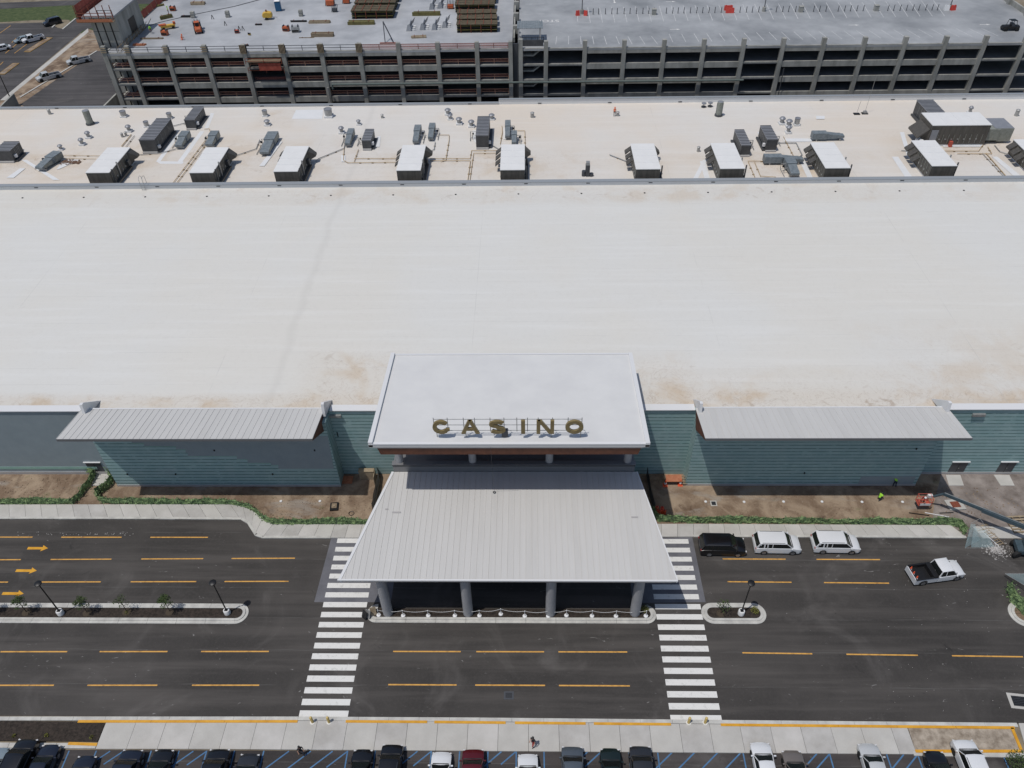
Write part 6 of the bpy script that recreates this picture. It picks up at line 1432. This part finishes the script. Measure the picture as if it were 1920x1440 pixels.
# ---------------------------------------------------------------- building site in front of the walls
# boards in the corner left of the canopy
for px, py, sx_, sy_, h, m_, lb in ((690,897,1.8,.5,1.5,'tan','brown storage crate against the wall left of the canopy'),(650,900,1.5,1.2,.08,'tarp','dark red board lying in the shade left of the canopy')):
    p = at(px, py); t = thing('storage_crate' if h > 1 else 'loose_board', lb, 'crate' if h > 1 else 'board', (p.x,p.y,0)); MB().box(-sx_/2,sx_/2,-sy_/2,sy_/2,.02,h).build('panel', M[m_], t)
    if h > 1: MB().box(-sx_/2-.04,sx_/2+.04,-sy_/2-.04,sy_/2+.04,h,h+.06).build('lid', M[m_], t); MB().box(sx_/2+.05,sx_/2+.12,-sy_/2-.8,sy_/2,.02,h-.1).build('side_sheet', M['tan'], t)
p = at(1262, 905); t = thing('board_stack', 'terracotta boards on trestles with pale slats beside the right wall bay', 'boards', (p.x,p.y,0))
MB().rbox((0,0,.8),(1.9,1.0,.1),0,0,.12).build('board', M['tarp'], t)
for k in range(4): MB().box(1.0,1.6,-.5+k*.28,-.36+k*.28,.3+k*.12,.36+k*.12).build('slat', M['lumber'], t)
for s in (-.8,.8): MB().box(s-.05,s+.05,-.4,.4,0,.75).build('trestle', M['rust'], t)
for px, py, lb in ((1247,910,'orange cone at the left foot of the terracotta boards'),(1275,909,'orange cone at the right foot of the terracotta boards')): p = at(px, py); cone(p.x, p.y, 0.01, lb, None, 1.4)
for px, py in ((1231,956),(1241,957),(1236,963),(1245,963),(1229,963),(1240,961)):
    p = at(px, py); t = thing('orange_barrel', 'short orange barrel in the cluster beside the canopy and green fence', 'barrel', (p.x,p.y,0), 0, 'cluster of orange barrels beside the canopy')
    MB().lathe([(.22,0),(.2,.55),(.16,.6)], n=12).build('drum', M['orange'], t, True); MB().lathe([(.205,.25),(.2,.36)], n=12).build('band', M['white_p'], t, True); MB().lathe([(.11,.6),(.11,.64)], n=10).build('lid', M['red_cloth'], t)
# boom lift at the right edge
tip = at(1752, 930, 2.0); el = at(1768, 925, 3.0); base = at(1925, 1008, 2.4)
tip = aty(1750,931,57.0); el = aty(1770,926,56.6); base = aty(1935,1012,51.6)
base.z = 2.3
t = thing('boom_lift', 'blue grey boom lift reaching in from the right edge with a red basket', 'boom lift', (0,0,0))
MB().tube(el, el+(base-el)*.55, .22, n=4).build('boom', M['boom'], t); MB().tube(el+(base-el)*.42+Vector((0,0,-.05)), base, .31, n=4).build('boom', M['boom'], t)
MB().tube(el+Vector((0,0,.2)), el+(base-el)*.9+Vector((0,0,.33)), .04, n=5).build('hydraulic_line', M['galv'], t)
MB().tube(tip, el, .15, n=4).build('jib', M['boom'], t)
bx, by, bz = tip.x-.95, tip.y-.2, max(.35, tip.z-.9)
q = MB()
for dx in (-.7,.7):
    for dy in (-.45,.45): q.tube((bx+dx,by+dy,bz),(bx+dx,by+dy,bz+1.1),.035,n=5)
for zz in (.1,.6,1.1):
    q.path([(bx-.7,by-.45,bz+zz),(bx+.7,by-.45,bz+zz),(bx+.7,by+.45,bz+zz),(bx-.7,by+.45,bz+zz),(bx-.7,by-.45,bz+zz)], .035, 5)
q.box(bx-.7,bx+.7,by-.45,by+.45,bz-.05,bz+.03); q.build('basket', M['boom_red'], t); MB().box(bx-.6,bx+.6,by-.5,by-.47,bz+.1,bz+.45).build('toe_panel', M['unit_top'], t)
MB().rbox((bx+.6,by+.3,bz+.9),(.5,.3,.4)).build('control_box', M['unit_top'], t)
for px, py in ((1902,1017),(1906,1040),(1945,1020),(1948,1044)):
    p = at(px, py, .45); w_o = MB().lathe([(.3,-.2),(.46,-.17),(.48,0),(.46,.17),(.3,.2)], n=16).build('wheel', M['rubber'], t, True); w_o.location = (p.x,p.y,.48); w_o.rotation_euler = (PI/2,0,R(15))
p = at(1926, 1028, .8); MB().rbox((p.x,p.y,.85),(2.4,1.6,.5),R(-10)).build('chassis', M['boom'], t); MB().rbox((p.x+.4,p.y,1.6),(1.8,1.2,1.0),R(-10)).build('turret', M['boom'], t)
# timber ladder frame over the hole, rubble, glass sheets, pallets
a_, b2 = at(1843,992), at(1877,1024); d = (b2-a_).normalized(); n_ = Vector((-d.y,d.x,0))
t = thing('wooden_ladder', 'pale wooden ladder lying by the broken hole in the asphalt', 'ladder', (0,0,0))
for s in (-.42,.42): p0_, p1_ = a_+n_*s, b2+n_*s*.9; MB().tube(p0_+Vector((0,0,.1)), p1_+Vector((0,0,.15)), .05, n=4).build('rail', M['lumber'] if s > 0 else M['trim'], t)
for k in range(8): c_ = a_+(b2-a_)*(k+.5)/8; MB().tube(c_-n_*.42+Vector((0,0,.12)), c_+n_*.42+Vector((0,0,.12)), .05, n=4).build('rung', M['tan'], t)
for k in range(9): 
    c_ = at(1852,996)+Vector((random.uniform(-1.0,.9),random.uniform(-1.0,1.0),.05+k*.012)); MB().rbox(c_,(random.uniform(.5,1.1),.09,.05),random.uniform(-.5,.5)).build('scrap_board', M['tan'], t)
p = at(1868, 1030); q = MB()
for k in range(120):
    r_ = abs(random.gauss(0,.75)); a0 = random.uniform(0,2*PI); s = random.uniform(.04,.16); q.rbox((r_*math.cos(a0),r_*.85*math.sin(a0),s*.3),(s,s*1.3,s*.7),a0,random.uniform(-.4,.4))
for k in range(500):
    r_ = abs(random.gauss(0,.65)); a0 = random.uniform(0,2*PI); s = random.uniform(.015,.07); q.rbox((r_*math.cos(a0)*1.15,r_*.95*math.sin(a0),s*.3),(s,s*1.4,s*.7),a0,random.uniform(-.4,.4))
tag(q.build('rubble', M['dust'], loc=(p.x,p.y,.008)), 'pale broken concrete rubble around a hole in the asphalt', 'rubble', kind='stuff')
p = at(1858, 1028); 
t = thing('glass_sheets', 'bluish clear sheets leaning at the end of the right pavement', 'glass sheets', (at(1815,1010).x,at(1815,1010).y,0))
MB().add([(-.9,-1.3,.02),(1.2,-.2,.02),(.6,.9,1.5),(.1,.9,1.5)], [(0,1,2,3)]).build('sheet', M['glass_clear'], t); MB().add([(-.2,-1.2,.05),(2.4,-1.2,.05),(1.8,.5,.9),(.4,.6,1.3)], [(0,1,2,3)]).build('sheet', M['glass_clear'], t)
q = MB(); q.path([(-.9,-1.3,.05),(2.5,-1.3,.05),(2.6,-.2,.2),(1.8,.6,1.0)], .03, 4).path([(.1,.9,1.55),(1.4,1.6,1.6),(2.0,.8,.9)], .03, 4); q.build('frame', M['galv'], t)
t = thing('glass_sheets', 'bluish clear sheet with wire frame behind the corner leafy fence', 'glass sheets', (at(1906,1100).x,at(1906,1100).y,0))
MB().add([(-.9,1.2,.6),(1.6,1.2,.6),(1.6,-1.2,1.2),(.4,-1.0,1.2)], [(0,1,2,3)]).build('sheet', M['glass_clear'], t); MB().path([(-.9,1.2,.6),(1.6,1.2,.6),(1.6,-1.2,1.2),(.4,-1.0,1.2),(-.9,1.2,.6)], .03, 4).build('frame', M['galv'], t)
for i, (px, py, rz) in enumerate(((1912,985,.05),)):
    p = at(px, py); t = thing('wooden_pallet', 'large pale wooden pallet at the right edge beyond the boom', 'pallet', (p.x,p.y,.1), rz)
    for k in range(6): MB().box(-1.3,1.3,-1.15+k*.42,-.95+k*.42,.12,.17).build('deck_board', M['tan'], t)
    for k in range(4): MB().box(-1.3+k*.83,-1.2+k*.83,-1.2,1.2,0,.12).build('stringer', M['lumber'], t)
p = at(1730, 1030)
for i in range(16):
    px, py = random.uniform(1660,1880), random.uniform(1020,1240); p = at(px, py)
q = MB()
for i in range(60):
    px, py = random.uniform(1640,1915), random.choice((random.uniform(1015,1240),random.uniform(1240,1340))); p = at(px, py); s = random.uniform(.015,.05); q.rbox((p.x,p.y,s*.3+.004),(s,s*1.2,s*.6),random.uniform(0,3))
for i in range(60):
    px, py = random.uniform(30,260), random.uniform(1000,1006) ; p = at(px, random.gauss(1001.5,1.5)); s = random.uniform(.02,.07); q.rbox((p.x,p.y,s*.3+.004),(s*1.5,s,s*.5),random.uniform(0,3))
tag(q.build('pebbles', M['dust']), 'scattered pale pebbles and chips on the asphalt', 'pebbles', kind='stuff')
# stones and clods on the dirt strips
q = MB()
for i in range(700):
    if random.random() < .5: px, py = random.uniform(505,700), random.uniform(932,978)
    else: px, py = random.uniform(1240,1750), random.uniform(930,978)
    if random.random() < .25: px, py = random.uniform(0,130), random.uniform(895,930)
    if random.random() < .2: px, py = random.uniform(1760,1915), random.uniform(915,975)
    p = at(px, py); s = random.uniform(.03,.12); q.rbox((p.x,p.y,s*.2),(s,s*1.2,s*.7),random.uniform(0,3),random.uniform(-.5,.5))
tag(q.build('clods', M['dirt']), 'scattered clods and stones on the bare dirt strips', 'clods', kind='stuff')

# ================================================================ PEOPLE
def person(loc, rz, lb, pose='stand', top='shirt_k', legs='denim', hat=None, carry=None, s=1.0):
    """skinned figure; local +Y is forward"""
    J = {'pelvis':(0,0,.95),'waist':(0,0,1.10),'chest':(0,.0,1.34),'neck':(0,.01,1.50),'head':(0,.02,1.63),'crown':(0,.02,1.76)}
    if pose in ('stand','walk'):
        f = .0 if pose == 'stand' else .22
        J.update(hl=(-.11,0,.92),kl=(-.12,f+.03,.50),al=(-.12,f*.6,.08),tl=(-.12,f*.6+.17,.04), hr=(.11,0,.92),kr=(.12,-f*.4+.03,.50),ar=(.12,-f*1.2,.10),tr=(.12,-f*1.2+.16,.04),
            sl=(-.19,0,1.43),el=(-.25,-.04+f*.3,1.15),wl=(-.24,.14,.93), sr=(.19,0,1.43),er=(.25,-.02-f*.3,1.15),wr=(.24,.12,.93))
    elif pose == 'crouch':
        J = {'pelvis':(0,-.05,.42),'waist':(0,.02,.56),'chest':(0,.14,.80),'neck':(0,.20,.95),'head':(0,.26,1.06),'crown':(0,.30,1.18),
             'hl':(-.12,-.03,.42),'kl':(-.18,.36,.46),'al':(-.16,.10,.08),'tl':(-.16,.26,.04),'hr':(.12,-.03,.42),'kr':(.18,.30,.20),'ar':(.16,-.12,.10),'tr':(.16,-.22,.04),
             'sl':(-.19,.16,.88),'el':(-.24,.32,.64),'wl':(-.14,.52,.46),'sr':(.19,.16,.88),'er':(.24,.34,.64),'wr':(.14,.54,.44)}
    elif pose == 'bend':
        J.update(chest=(0,.22,1.20),waist=(0,.08,1.06),neck=(0,.34,1.30),head=(0,.45,1.36),crown=(0,.55,1.42),hl=(-.11,0,.92),kl=(-.13,.08,.50),al=(-.14,.0,.08),tl=(-.14,.17,.04),hr=(.11,0,.92),kr=(.13,-.02,.50),ar=(.14,-.14,.08),tr=(.14,.03,.04),
            sl=(-.19,.26,1.26),el=(-.24,.40,1.0),wl=(-.16,.56,.80),sr=(.19,.26,1.26),er=(.24,.40,1.0),wr=(.16,.56,.80))
    E_ = [('pelvis','waist'),('waist','chest'),('chest','neck'),('neck','head'),('head','crown'),('pelvis','hl'),('hl','kl'),('kl','al'),('al','tl'),('pelvis','hr'),('hr','kr'),('kr','ar'),('ar','tr'),('chest','sl'),('sl','el'),('el','wl'),('chest','sr'),('sr','er'),('er','wr')]
    rad = dict(pelvis=(.16,.12),waist=(.14,.10),chest=(.17,.12),neck=(.06,.06),head=(.095,.105),crown=(.06,.07),hl=(.10,.10),hr=(.10,.10),kl=(.065,.065),kr=(.065,.065),al=(.05,.05),ar=(.05,.05),tl=(.045,.035),tr=(.045,.035),sl=(.065,.065),sr=(.065,.065),el=(.045,.045),er=(.045,.045),wl=(.032,.032),wr=(.032,.032))
    # hands: palm plus five fingers each
    for sd_, wn in ((-1,'wl'),(1,'wr')):
        wv = Vector(J[wn]); en = Vector(J['e'+wn[1]]); d = (wv-en).normalized(); side_ = Vector((1,0,0)); 
        pn = 'p'+wn[1]; J[pn] = tuple(wv+d*.08); rad[pn] = (.036,.024); E_.append((wn,pn))
        for k in range(4):
            f0 = 'f%d%s' % (k, wn[1]); J[f0] = tuple(wv+d*(.135+.012*(1-abs(k-1.5)))+side_*(k-1.5)*.021+Vector((0,.018,0))); rad[f0] = (.0095,.0095); E_.append((pn,f0))
        J['th'+wn[1]] = tuple(wv+d*.07-side_*sd_*.055+Vector((0,.02,0))); rad['th'+wn[1]] = (.011,.011); E_.append((wn,'th'+wn[1]))
    names = list(J); me = bpy.data.meshes.new('person_skin'); me.from_pydata([J[n_] for n_ in names], [(names.index(a_),names.index(b_)) for a_, b_ in E_], [])
    ob = bpy.data.objects.new('person_skin', me); C.objects.link(ob)
    md = ob.modifiers.new('skin', 'SKIN'); md.use_smooth_shade = True
    for i, n_ in enumerate(names): me.skin_vertices[0].data[i].radius = rad[n_]
    me.skin_vertices[0].data[names.index('pelvis')].use_root = True
    sb = ob.modifiers.new('sub', 'SUBSURF'); sb.levels = 1
    dg = bpy.context.evaluated_depsgraph_get(); m2 = bpy.data.meshes.new_from_object(ob.evaluated_get(dg)); bpy.data.objects.remove(ob)
    m2.materials.clear()
    for k in (M['skin'], M[top], M[legs], M['black']): m2.materials.append(k)
    segs = [(Vector(J[a_]), Vector(J[b_]), 2 if ('k' in a_ or a_[0]=='h' and a_ != 'head' or b_[0] in 'h' and b_ != 'head') else 1, a_, b_) for a_, b_ in E_]
    for po in m2.polygons:
        c = po.center; best = min(segs, key=lambda s_: (c-(s_[0]+(s_[1]-s_[0])*max(0,min(1,(c-s_[0]).dot(s_[1]-s_[0])/max(1e-6,(s_[1]-s_[0]).length_squared))))).length)
        a_, b_ = best[3], best[4]
        if b_ in ('head','crown') or b_.startswith('f') or b_.startswith('th') or b_ in ('pl','pr') or b_ in ('wl','wr'): po.material_index = 0
        elif b_ in ('tl','tr'): po.material_index = 3
        elif b_ in ('hl','hr','kl','kr','al','ar'): po.material_index = 2
        else: po.material_index = 1
    t = thing('person', lb, 'person', loc, rz); t.scale = (s,s,s); body = bpy.data.objects.new('body', m2); C.objects.link(body); body.parent = t
    h = Vector(J['head']); 
    if hat: MB().lathe([(.145,-.0),(.15,.02),(.125,.05),(.11,.11),(.04,.155)], (h.x,h.y,h.z+.03), 12).build('hard_hat', M[hat], t, True)
    else: MB().lathe([(.10,-.02),(.118,.04),(.10,.11),(.04,.15)], (h.x,h.y-.02,h.z+.02), 12).build('hair', M['black'], t, True)
    q = MB()
    fd = (Vector(J['crown'])-h).normalized(); fwd = Vector((0,1,0))-fd*fd.y; fwd.normalize()
    nose = h+fwd*.105; q.add([nose+Vector((-.012,0,-.01)),nose+Vector((.012,0,-.01)),nose+Vector((0,0,.03)),nose+fwd*.025+Vector((0,0,-.005))], [(0,1,3),(1,2,3),(2,0,3)])
    q.build('nose', M['skin'], t)
    for s_ in (-1,1): MB().rbox(h+fwd*.098+Vector((s_*.032,0,.03)),(.02,.01,.01)).build('eye', M['black'], t); MB().rbox(h+Vector((s_*.098,0,.0)),(.015,.03,.05)).build('ear', M['skin'], t)
    MB().rbox(h+fwd*.1+Vector((0,0,-.035)),(.035,.01,.008)).build('mouth', M['red_cloth'], t)
    return t
def pl(px, py, z=0): p = at(px, py, z); return (p.x,p.y,z)
person(pl(567,1415,0), R(215), 'person in dark clothes walking off the footway into the hatched parking area', 'walk', 'shirt_k', 'denim')
person(pl(999,1398,HK), R(150), 'person in black top and red shorts walking on the footway', 'walk', 'shirt_k', 'red_cloth')
person(pl(1676,912,.02), R(20), 'worker in lime vest standing in the shade of the right wall bay', 'bend', 'vest', 'denim', 'white_p')
person(pl(1647,937,.02), R(-60), 'worker in lime vest crouching on the sunlit dirt', 'crouch', 'vest', 'denim', 'black')
person(pl(1152,218,RZ), R(180), 'worker in orange shirt standing on the rear roof', 'stand', 'vest_o', 'denim', 'vest_o')
person(pl(265,49,DZ), R(160), 'worker in orange vest standing near the stair tower', 'stand', 'vest_o', 'denim', 'vest_o')
person(pl(284,62,DZ), R(200), 'worker in lime vest bending on the deck right of the orange one', 'bend', 'vest', 'denim', 'vest')
person(pl(317,27,DZ), R(120), 'worker in lime vest beside the small orange machine', 'stand', 'vest', 'denim', 'vest')
person(pl(341,75,DZ), R(-90), 'worker in orange vest kneeling near the deck edge', 'crouch', 'vest_o', 'vest_o', 'vest_o')
person((tip.x-1.1, tip.y-.15, bz+.03), R(160), 'person standing in the red basket of the boom lift', 'bend', 'red_cloth', 'denim', 'white_p', s=.95)
